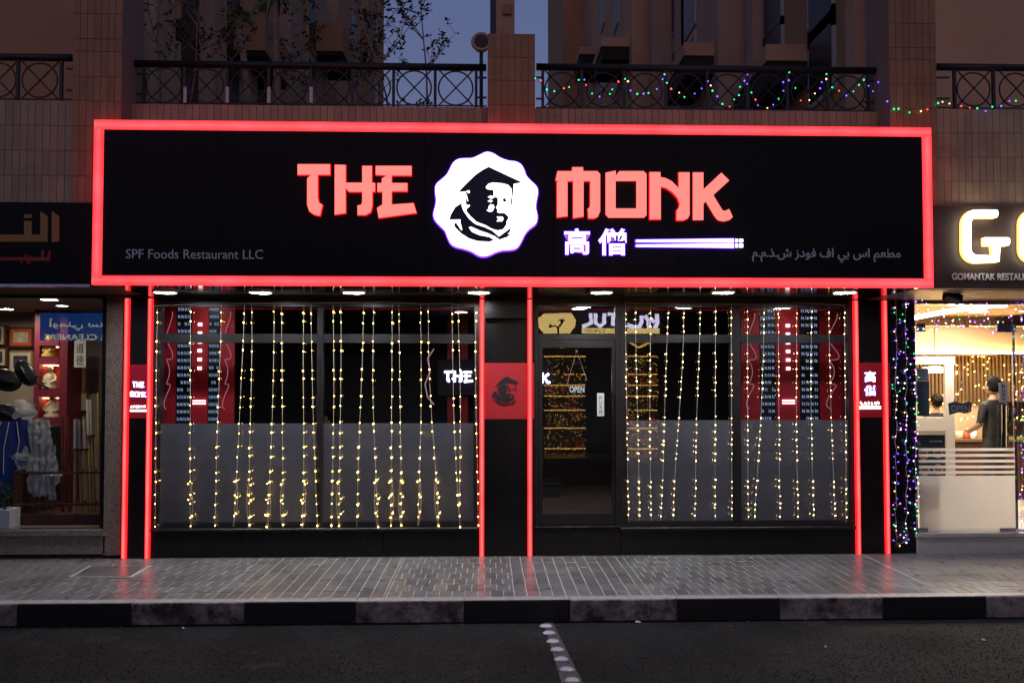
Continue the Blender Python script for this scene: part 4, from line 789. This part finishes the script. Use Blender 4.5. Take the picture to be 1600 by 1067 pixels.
for i, (px, yt, yb, w, lab) in enumerate([(52, 655, 770, 8, 'leftmost bundle wrapped in clear plastic'), (62, 653, 775, 9, 'second plastic-wrapped bundle from the left in the rack'), (72, 655, 772, 9, 'third plastic-wrapped bundle from the left in the rack'), (82, 696, 780, 9, 'right plastic-wrapped bundle, shortest')]):
    a, b = W(px, yb, Y + .1), W(px + 1, yt, Y + .1); t = thing('wrapped_bundle', lab, 'wrapped bundle', a, 'plastic-wrapped bundles in the rack'); MB().tube([Vector((a.x, a.y, zf + .15)), b], .016, 8).build('stick', 'rosewood', t)
    mb = MB(); n = 18; K = 22
    for j in range(K + 1):
        f = j / K; c = a.lerp(b, f); rr = w / 128 * (.8 + .3 * math.sin(f * 9 + i)) * (1.5 if .3 < f < .5 else .85)
        for q in range(n): an = 6.283 * q / n; e = rr * (1 + .55 * noise.noise(Vector((math.cos(an) * 2 + i * 7, math.sin(an) * 2, f * 14)))); mb.v.append((c.x + e * math.cos(an), c.y - .01 + e * .5 * math.sin(an), c.z + .01 * math.sin(q * 2.1)))
    for j in range(K):
        for q in range(n): mb.f.append((j * n + q, j * n + (q + 1) % n, (j + 1) * n + (q + 1) % n, (j + 1) * n + q)); mb.m.append(0)
    mb.build('plastic_bag', 'plastic_film', t)
for px, py, w, lab in [(38, 640, 15, 'crumpled clear plastic bag on top of the stand'), (42, 718, 18, 'crumpled clear plastic bag hanging left of the bundles')]:
    c = W(px, py, .5); mb = MB().ball(c, w / 128, 14, 10, 0, (1.2, .4, .8)); mb.v = [tuple(Vector(v) + (Vector(v) - c) * .7 * noise.noise(Vector(v) * 14)) for v in mb.v]; tag(mb.build('plastic_bag', 'plastic_film'), lab, 'plastic bag')
mat('cloth_blue', (.01, .03, .2), .8, var=.25, nscale=6)
mb = MB(); n = 10
bl = thing('blue_bag', 'blue cloth bag with a white cord hanging at the left edge', 'bag', W(18, 800, .6))
P = pxpoly([(8, 658), (38, 655), (42, 700), (36, 740), (20, 765), (-30, 800), (-30, 720)], 0, 0, 1, .55); MB().prism(P, .5, .66).build('cloth', 'cloth_blue', bl); MB().tube([W(26, 659, .49), W(30, 690, .49), W(24, 725, .49)], .005, 5).build('cord', 'grip', bl); MB().tube([W(14, 660, .49), W(6, 700, .49), W(5, 740, .49)], .005, 5).build('cord', 'grip', bl)
pt = thing('potted_plant', 'small green plant in a white trough at the left edge', 'plant', W(5, 828, .22)); slab(-30, 796, 16, 827, .13, .2, bev=.01).build('trough', 'white_plastic', pt); mb = MB()
for q in range(260):
    c = W(random.uniform(-25, 17), random.uniform(757, 797), .2) + Vector((0, random.uniform(-.06, .06), 0)); dv = Vector((random.uniform(-1, 1), random.uniform(-1, .4), random.uniform(-.2, 1))).normalized(); s = dv.cross(Vector((.1, 1, .2))).normalized() * .012; mb.add([c, c + dv * .022 + s, c + dv * .045, c + dv * .022 - s], [(0, 1, 2), (0, 2, 3)])
mb.build('leaves', 'leaf_green', pt)
# ------------------------------------------------------------ right neighbour: restaurant
rs = thing('shop_sign', 'dark brown sign with glowing rounded letters G O at far right', 'sign', (X_(1530, Yn), Yn, SB)); mat('sign_brown', (.055, .03, .022), .5, var=.15, nscale=3)
x0, x1, z0, z1 = rect(1457.5, 322, 1680, 451, Yn); MB().box(x0, x1, Yn, YN + .1, z0, z1).build('board', 'sign_brown', rs)
def gpt(x, y): return W(1400 + x / 5.93, 300 + y / 5.93, Yn - .06)
def stroke(pts, name):
    P = [gpt(*p) for p in pts]; o = MB().tube(P, .04, 10).build(name, 'sign_white', rs, True); MB().tube([p + Vector((0, .045, 0)) for p in P], .045, 8).build('rim', 'sign_rim', o, True)
arc = lambda cx, cy, r, a0, a1, n=6: [(cx + r * math.cos(R(a0 + (a1 - a0) * i / n)), cy + r * math.sin(R(a0 + (a1 - a0) * i / n))) for i in range(n + 1)]
stroke([(925, 203)] + arc(745, 293, 90, 270, 180) + arc(745, 530, 90, 180, 90) + [(925, 620), (925, 462)], 'letter_g'); stroke([(820, 460), (1035, 460)], 'letter_g_bar')
stroke(arc(1280, 293, 90, 270, 180) + arc(1280, 530, 90, 180, 90) + arc(1500, 530, 90, 90, 0) + arc(1500, 293, 90, 0, -90) + [(1280, 203)], 'letter_o')
text('small_lettering', 'GOMANTAK RESTAU', (1487, 427, 1599, 438), Yn - .001, 'letter_grey', rs, ext=.008, bold=.02)
struct('soffit_right', MB().box(SX1 - .09, 9, YN + .02, .1, z0 + .0, z0 + .04), 'wood_dark')
bp = thing('black_pier', 'black pier covered with blue and violet light strings', 'pier', (X_(1412, 0), 0, 0)); slab(1392.5, 452, 1432, 864, -.005, .3).build('cladding', 'black_panel', bp)
fs = thing('floodlight', 'small black floodlight fixed below the right sign', 'floodlight', W(1487, 452, -.7)); c = W(1488, 465, -.7); b = MB().box(-.085, .085, -.05, .04, -.045, .045); me = b.mesh('housing', 'iron'); me.transform(Matrix.Translation(c) @ Matrix.Rotation(R(22), 4, 'Y') @ Matrix.Rotation(R(-25), 4, 'X')); link('housing', me, fs); b = MB().box(-.075, .075, -.056, -.0505, -.036, .036); me = b.mesh('lens', 'far_glass'); me.transform(Matrix.Translation(c) @ Matrix.Rotation(R(22), 4, 'Y') @ Matrix.Rotation(R(-25), 4, 'X')); link('lens', me, fs); MB().tube([c + Vector((-.03, .0, .03)), Vector((c.x - .05, c.y, z0))], .012, 6).build('bracket', 'iron', fs)
st = thing('shop_step', 'pale stone step below the right glass door', 'step', (X_(1520, 0), 0, 0)); mat('pale_stone', (.55, .51, .47), .5, var=.1, nscale=6, dirt=((.2, .17, .15), 5, .58, .8))
slab(1433, 839, 1680, 865, -.02, .5).build('riser', 'pale_stone', st); slab(1432.5, 833, 1680, 838.5, -.04, .5).build('tread', 'pale_stone', st); ZF2 = Z_(833, -.04)
gd = thing('glass_door', 'frameless glass door with frosted lower half at far right', 'door', (X_(1510, .05), .05, ZF2)); Y = .05
x0, x1, z0, z1 = rect(1434, 511, 1588, 831, Y); leaf2 = MB().box(x0, x1, Y, Y + .01, z0, z1).build('pane', 'glass_side', gd)
x, _, a0, a1 = rect(1434, 743, 1588, 831, Y); MB().box(x0 + .004, x1 - .004, Y - .0025, Y - .0015, a0 + .004, a1).build('frosted_film', 'frosted_white', leaf2)
for y in (700, 709, 718, 727, 735.5): _, _, a0, a1 = rect(1434, y, 1588, y + 4.4, Y); MB().box(x0 + .004, x1 - .004, Y - .0025, Y - .0015, a0, a1).build('frosted_stripe', 'frosted_white', leaf2)
for a, b, y0, y1 in ((1434, 1450, 825, 831), (1563, 1588, 825, 831), (1434, 1446, 505, 518), (1558, 1588, 507, 519)): slab(a, y0, b, y1, Y - .012, .034).build('patch_fitting', 'steel', gd)
slab(1584.5, 512, 1588.5, 826, Y - .003, .016).build('edge_profile', 'steel', gd)
MB().tube([W(1567, 632, -.0), W(1567, 698, -.0)], .014, 10).build('handle', 'chrome', gd)
MB().tube([W(1574, 634, .1), W(1574, 698, .1)], .014, 10).build('handle', 'chrome', gd)
pp = slab(1561, 598, 1575, 628, Y - .006, .003).build('push_plate', 'white_plastic', gd)
for i, ch in enumerate('PUSH'): text('push_letter', ch, (1565.5, 601.5 + i * 6.5, 1570.5, 606.5 + i * 6.5), Y - .0065, 'ink', pp, ext=.001, bold=.02)
tw = thing('transom_window', 'glass fanlight and side pane round the right glass door', 'window', (X_(1560, Y), Y, z1)); x2, x3, a0, a1 = rect(1433, 476, 1680, 510, Y); MB().box(x2, x3, Y, Y + .008, a0, a1).build('pane', 'glass_side', tw); MB().box(x2, x3, Y - .02, Y + .04, a1, a1 + .05).build('head_bar', 'steel', tw); _, _, a2, a3 = rect(1590, 511, 1680, 832, Y); MB().box(X_(1590, Y), x3, Y, Y + .008, a2, a3).build('side_pane', 'glass_side', tw)
XI0, XI1, YI = X_(1415, .4), X_(1800, .4), 3.4; mat('beige_wall', (.55, .42, .28), .7)
CZ2 = a1 + .12
struct('right_shop_floor', MB().box(XI0, XI1, .07, YI, ZF2 - .1, ZF2 - .005), 'pale_stone'); struct('right_shop_ceiling', MB().box(XI0, XI1, .07, YI, CZ2, CZ2 + .1), 'beige_wall'); struct('right_shop_wall_left', MB().box(XI0 - .05, XI0, .31, YI, 0, CZ2), 'beige_wall'); struct('right_shop_wall_back', MB().box(XI0, XI1, YI, YI + .1, 0, CZ2), 'beige_wall')
cv = thing('ceiling_cove', 'bright curved ceiling cove above the right shop', 'ceiling cove', (X_(1500, 1.5), 1.5, CZ2)); mb = MB(); P0 = []
for i in range(9): f = i / 8; P0.append((X_(1425 + 150 * f, 1.4), 1.4, Z_(496 - 22 * math.sin(f * 1.4), 1.4)))
MB().tube(P0, .03, 8).build('light_band', 'cove_white', cv); x0, x1, a0, a1 = rect(1420, 512, 1680, 551, YI - .4); MB().box(x0, x1, YI - .4, YI - .37, a0, a1).build('fascia', 'beige_wall', cv); MB().box(x0, x1, YI - .47, YI - .44, a0 - .02, a0).build('light_strip', 'warm_cove', cv)
mat('slat', (.16, .1, .05), .5); cu = thing('slat_wall', 'brown ribbed slat wall with tiny lights inside the right shop', 'slat wall', (X_(1530, YI), YI - .1, 1)); x0, x1, a0, a1 = rect(1420, 556, 1680, 628, YI - .1)
n = 44
for i in range(n): x = x0 + (x1 - x0) * i / n; MB().box(x + .006, x + (x1 - x0) / n * .62, YI - .1, YI - .03, a0, a1).build('slat', 'slat', cu)
mb = MB()
for q in range(150): mb.octa((random.uniform(x0, x1), YI - .125, random.uniform(a0 - .35, a1)), .008)
tag(mb.build('tiny_bulbs', 'bulb_warm', cu), kind='stuff')
wf = thing('white_doorframe', 'white framed mirror panel standing inside the right door', 'frame', (X_(1462, 1.2), 1.2, ZF2)); mat('frame_white', (.7, .66, .6), .5)
for a, b, c_, d_ in ((1415, 557, 1492, 569), (1478, 569, 1492, 790), (1415, 652, 1478, 673), (1415, 569, 1426, 652)): slab(a, c_, b, d_, 1.2, .05) if False else slab(a, b, c_, d_, 1.2, .05).build('frame_member', 'frame_white', wf)
slab(1426, 673, 1478, 815, 1.21, .03).build('lower_panel', 'frame_white', wf)
pg = thing('notice_sheets', 'white notice above a blue-grey poster stuck inside the right door', 'notice', W(1442, 640, .12)); slab(1433, 575, 1451, 595, .12, .002).build('notice', 'white_plastic', pg); mat('poster_blue', (.1, .16, .2), .5, var=.4, nscale=9); slab(1433, 595.5, 1452, 650, .12, .002).build('poster', 'poster_blue', pg)
for q in range(4): slab(1435, 579 + q * 4, 1448, 580 + q * 4, .1185, .001).build('print_line', 'ink', pg)
mp = thing('menu_board', 'dark menu board with round dish pictures behind the frosted stripes', 'menu board', W(1455, 745, .3)); mat('menu_dark', (.03, .04, .06), .4); slab(1432, 679, 1477, 748, .3, .01).build('board', 'menu_dark', mp)
for a, b in ((1443, 710), (1466, 708), (1445, 735), (1466, 733)): c = W(a, b, .295); MB().tube([c, c + Vector((0, .004, 0))], .06, 16).build('dish_plate', 'matt_cream', mp); MB().tube([c - Vector((0, .003, 0)), c], .04, 14).build('dish_food', 'frame_orange', mp)
text('lettering', 'EL', (1433.5, 689, 1439, 695), .2995, 'white_plastic', mp, ext=.001); slab(1452, 688.5, 1472, 690, .2985, .001).build('print_line', 'letter_grey', mp)
og = thing('open_sign', 'wavy brown OPEN sign hung by a cord inside the right door', 'sign', W(1500, 640, .1)); mat('sign_grey', (.16, .12, .1), .6); Pq = pxpoly([(1482, 630), (1492, 627), (1504, 630), (1512, 627), (1518, 629), (1518, 643), (1508, 646), (1498, 644), (1484, 648)], 0, 0, 1, .1); MB().prism(Pq, .1, .112).build('board', 'sign_grey', og); text('lettering', 'OPEN', (1486, 633, 1515, 643), .099, 'white_plastic', og, ext=.002, bold=.01)
c = W(1502, 600, .1); MB().tube([W(1490, 629, .105), c, W(1513, 628, .105)], .004, 5).build('cord', 'wire_pale', og); MB().ball(c, .02).build('hook', 'wire_pale', og)
p = W(1553, 640, 1.5); person('standing person in a black T-shirt seen from behind in the right shop', (p.x, 1.5, ZF2 - .01), 1.74, R(195), False, 'skin', 'hair', 'shirt_dark', 'trousers')
p = W(1464, 640, 2.3); person('person with long dark hair beyond the white frame in the right shop', (p.x, 2.3, ZF2 - .01), 1.5, R(175), False, 'skin', 'hair', 'shirt_dark', 'trousers')
pn = thing('pendant_lamp', 'glowing orange pendant lamp behind the white frame', 'pendant lamp', W(1460, 577, 2.2)); c = W(1461, 578, 2.2); MB().lathe(c, [(.03, .05), (.16, .03), (.17, -.03), (.15, -.035)], 18).build('shade', 'warm_cove', pn); MB().tube([c + Vector((0, 0, .05)), Vector((c.x, c.y, CZ2))], .006, 5).build('cable', 'ink', pn)
cb = thing('counter', 'low counter with cups and jars behind the right glass door', 'counter', (X_(1510, 2.4), 2.4, ZF2)); slab(1492, 690, 1680, 815, 2.4, .6).build('body', 'wood_dark', cb); slab(1490, 686, 1680, 690, 2.37, .66).build('worktop', 'slat', cb)
for i, (px, m, lab) in enumerate([(1499, 'ivory', 'pale cup on the right shop counter nearest the white frame'), (1510, 'frame_orange', 'orange jar on the right shop counter'), (1520, 'white_plastic', 'white cup on the right shop counter near the person')]): c = W(px, 686, 2.5); tag(MB().lathe(c, [(.0, 0), (.04, 0), (.05, .02), (.052, .11), (.044, .115), (.04, .02), (0, .02)], 14).build('cup', m, None, True), lab, 'cup')
lamp(X_(1500, 1.0), 1.0, CZ2, .12, 'fill_shop', 'added warm lamp lighting the frosted film of the right glass door'); lamp(X_(1530, 2.0), 2.0, CZ2, .12, 'fill_shop', 'added warm round fill lamp inside the right shop')  # added to brighten the room and the frosted film from behind
# ------------------------------------------------------------ coloured light strings
CN = ['bulb_red', 'bulb_green', 'bulb_green', 'bulb_blue', 'bulb_blue', 'bulb_amber']
def string(name, label, paths, colours, step, r, wire, seed, jitter=.0, wr=.002, leads=.0):
    rnd = random.Random(seed); t = thing(name, label, 'light string', paths[0][0]); bs = {c: MB() for c in colours}; wb = MB(); k = 0
    for P in paths:
        wb.tube(P, wr, 4); acc = 0
        for a, b in zip(P, P[1:]):
            L = (b - a).length
            while acc < L:
                q = a.lerp(b, acc / L) + Vector((rnd.uniform(-jitter, jitter), rnd.uniform(-.01, 0) - .004, rnd.uniform(-jitter, jitter))); c = rnd.choice(colours)
                if leads: wb.tube([a.lerp(b, acc / L), q], wr * .8, 3)
                bs[c].octa(q, r * rnd.uniform(.8, 1.15)); k += 1; acc += step * rnd.uniform(.75, 1.3)
            acc -= L
    wb.build('wire', wire, t)
    for c in set(colours): tag(bs[c].build('bulbs', c, t), kind='stuff')
def swag(peaks, Y, n=10):
    out = []
    for (x0, y0, s), (x1, y1, _) in zip(peaks, peaks[1:]):
        for i in range(n): f = i / n; out.append(W(x0 + (x1 - x0) * f, y0 + (y1 - y0) * f + s * (1 - (2 * f - 1) ** 2), Y))
    out.append(W(peaks[-1][0], peaks[-1][1], Y)); return out
YR = YC - .0
string('light_garland', 'multicoloured bulb garland swagged along the right railing and across the pier', [swag([(838, 123, 22), (907, 118, 35), (973, 117, 34), (1037, 117, 34), (1105, 121, 50), (1163, 116, 56), (1230, 115, 45), (1289, 115, 32), (1352, 124, 18), (1374, 128, 5), (1386, 157, 2)], YC - .02), swag([(1386, 157, 6), (1400, 170, 10), (1455, 168, 0), (1476, 162, 4), (1541, 171, 0), (1588, 155, 0)], YP - .02)], CN, .085, .0095, 'wire_dark', 4, .022, .002, 1)
string('light_string', 'dense blue and violet light string on the black pier', [[W(x + random.uniform(-2, 2), y, -.03) for y in range(452, 850, 14)] for x in (1400, 1416)] + [[W(1396, 842, -.03), W(1404, 850, -.03), W(1414, 846, -.03), W(1419, 835, -.03)]], ['bulb_white', 'bulb_blue', 'bulb_violet', 'bulb_blue', 'bulb_violet', 'bulb_white', 'bulb_blue', 'bulb_green', 'bulb_amber'], .055, .0085, 'wire_pale', 8, .045, .0018, 1)
string('light_string', 'blue and violet light string along the left edge of the right glass door', [[W(1431 + random.uniform(-1.5, 1.5), y, -.03) for y in range(454, 836, 14)]], ['bulb_white', 'bulb_blue', 'bulb_white', 'bulb_violet', 'bulb_green'], .05, .0095, 'wire_pale', 9, .03, .0018, 1)
string('light_string', 'violet light string hanging at the right picture edge', [[W(1597 + random.uniform(-2, 2), y, -.03) for y in range(454, 836, 14)]], ['bulb_white', 'bulb_blue', 'bulb_violet', 'bulb_green', 'bulb_amber'], .055, .0095, 'wire_pale', 10, .03, .0018, 1)
string('light_string', 'looping icicle light string above the right glass door', [swag([(1432, 456, 4), (1447, 474, 30), (1474, 480, 30), (1494, 482, 32), (1518, 478, 34), (1541, 474, 36), (1560, 500, 8), (1590, 480, 20), (1600, 470, 0)], -.02, 8), [W(1432, 512, -.02), W(1470, 513, -.02), W(1510, 510, -.02), W(1560, 512, -.02)]], ['bulb_violet', 'bulb_white', 'bulb_violet', 'bulb_green', 'bulb_amber', 'bulb_white'], .062, .0085, 'wire_pale', 11, .02, .0018, 1)

# ------------------------------------------------------------ the other side of the street (seen mirrored in the glass)
YO = -13.5
def M(px, py): p = W(px, py, 2 * YG - YO); return Vector((p.x, YO, p.z))
struct('building_opposite', MB().box(-30, 30, YO - 3, YO - .25, RZ, 5.2), 'interior_dark')
struct('pavement_opposite', MB().box(-30, 30, YO - .3, YO + 1.5, RZ - .02, -.03), 'paver')
def mbox(px0, py0, px1, py1, d=.05, y=0):
    a, b = M(px0, py1), M(px1, py0); return MB().box(a.x, b.x, YO + y - d, YO + y, a.z, b.z)
fo = thing('flower_shop', 'flower shop across the street with lit gold shelves and a yellow globe sign', 'shop', (M(930, 700).x, YO, RZ))
P = [M(x, y) for x, y in ((840, 498), (850, 490), (893, 489), (900, 500), (899, 510), (890, 521), (850, 521), (842, 512))]; MB().prism([(p.x, p.z) for p in P], YO - .02, YO).build('globe_sign', 'globe_yellow', fo)
tr = MB(); rnd = random.Random(2)
def twig(p, an, L, lv):
    q = p + Vector((math.cos(an) * L, 0, math.sin(an) * L)); tr.tube([p, q], .03 * .75 ** lv, 4)
    if lv < 5:
        for _ in range(2 if lv else 3): twig(q, an + rnd.uniform(-1.0, 1.0), L * .7, lv + 1)
b0 = M(872, 521) + Vector((0, .03, 0)); twig(b0, 1.57, .15, 0); tr.build('tree_print', 'ink', fo)
for s_, bx in (('JUT', (910, 490, 966, 511)), ('Urd', (978, 491, 1030, 516))):
    a, b = M(bx[0], bx[3]), M(bx[2], bx[1]); pts = {'JUT': [[(.22, 1), (.24, .3), (.0, .02)], [(.36, 1), (.36, .3), (.48, .05), (.6, .3), (.6, 1)], [(.7, .95), (.85, .9), (.84, .1)], [(.85, .92), (1, .98)]], 'Urd': [[(.0, .35), (.2, .2), (.4, .22), (.46, .5), (.46, .9)], [(.56, .9), (.66, .6), (.68, .1)], [(.7, .75), (.85, .5)], [(.92, 1), (.93, .45), (.85, .1)]]}[s_]
    for q in pts: MB().tube([(a.x + (b.x - a.x) * u, YO + .05, a.z + (b.z - a.z) * v) for u, v in q], .055, 8).build('sign_letter', 'op_white', fo)
mbox(909, 513, 1030, 521, .06, .04).build('lower_board', 'globe_yellow', fo)
for i, (ch, x) in enumerate(zip('MAERC O', (915, 921, 927, 933, 940, 0, 958))):
    if x: a, b = M(x, 519.5), M(x + 5, 515); link('board_letter', text_mesh('board_letter', ch, (a.x, b.x, a.z, b.z), YO + .046, 'ink', ext=.004, back=True), fo)
mats_f = [mat('flower_red', (.9, .05, .02), .6), mat('flower_green', (.1, .25, .05), .6), mat('flower_cream', (.7, .6, .4), .6), mat('flower_pink', (.6, .2, .2), .6)]
fb = {m.name: MB() for m in mats_f}; gl = MB(); db = MB()
for c0, c1 in ((850, 915), (975, 1027)):
    for y in (556, 584, 601, 618, 640, 668, 700, 727): mbox(c0, y, c1, y + 1.6, .04, .06).build('lit_shelf', 'gold_light', fo)
    mbox(c0, 545, c1, 735, .02, -.1).build('backboard', 'interior_dark', fo)
    a, b, cc = M(c0 + 6, 533), M((c0 + c1) / 2 - 4, 543), M(c1 - 6, 533); MB().tube([a + Vector((0, .05, 0)), b + Vector((0, .05, 0)), cc + Vector((0, .05, 0))], .03, 6).build('awning_edge', 'gold_light', fo)
    for q in range(330): p = M(random.uniform(c0, c1), random.uniform(556, 735)); gl.octa((p.x, YO + .12, p.z), .013)
    for q in range(48):
        y = random.choice((592, 611, 632, 657, 690, 716)); p = M(random.uniform(c0 + 4, c1 - 3), y + random.uniform(-7, 5)); m = random.choice(mats_f).name; fb[m].ball((p.x, YO + .02, p.z), random.uniform(.05, .11), 7, 5)
tag(gl.build('tiny_bulbs', 'gold_light', fo), kind='stuff')
for m in mats_f: tag(fb[m.name].build('flowers', m.name, fo), kind='stuff')
for ch, x in zip('NAI', (897, 882, 868)): a, b = M(x, 598), M(x + 11, 577); link('window_letter', text_mesh('window_letter', ch, (a.x, b.x, a.z, b.z), YO + .1, 'letter_bronze', ext=.02, back=True), fo)
cl = thing('laundry_sign', 'blue laundry sign across the street', 'sign', M(115, 545)); mbox(58, 489, 200, 532, .05, 0).build('board', 'blue_sign', cl)
def mtext(s, x0, y0, x1, y1): a, b = M(x0, y1), M(x1, y0); link('lettering', text_mesh('lettering', s, (a.x, b.x, a.z, b.z), YO + .012, 'blue_sign_text', ext=.01, back=True, bold=.01), cl)
mtext(arabic('أومني ستا'), 74, 497, 168, 516); mtext('AR CLEANERS', 67, 522, 178, 531)

# ------------------------------------------------------------ repeats share a group
GR = {'railing': 'balcony railings', 'sapling': 'saplings behind the railing', 'tiled_pier': 'brown tiled piers', 'tiled_wall': 'cream tiled balcony walls', 'tiled_parapet': 'low tiled parapets', 'pillar': 'black pillars with red light strips', 'shop_window': 'shop windows', 'fairy_light_curtain': 'fairy light curtains',
      'picture_frame': 'framed pictures in the sports shop', 'figurine': 'figurines in the lit niches', 'punch_pad': 'black punch pads', 'light_string': 'violet light strings', 'added_lamp': 'added fill lamps inside the shops', 'wall_panel': 'red character panels', 'litter_scrap': 'litter on the road', 'cup': 'cups on the counter', 'apartment_block': 'apartment blocks behind', 'person': 'people in the shops', 'strap_leaf_plant': 'green leafy plants on the terrace', 'plastic_bag': 'crumpled plastic bags', 'open_sign': 'hanging open signs', 'shop_sign': 'neighbouring shop signs', 'glass_door': 'glass doors'}
for o in list(bpy.data.objects):
    b = o.name.split('.')[0]
    if o.parent is None and 'category' in o and b in GR and 'group' not in o: o['group'] = GR[b]
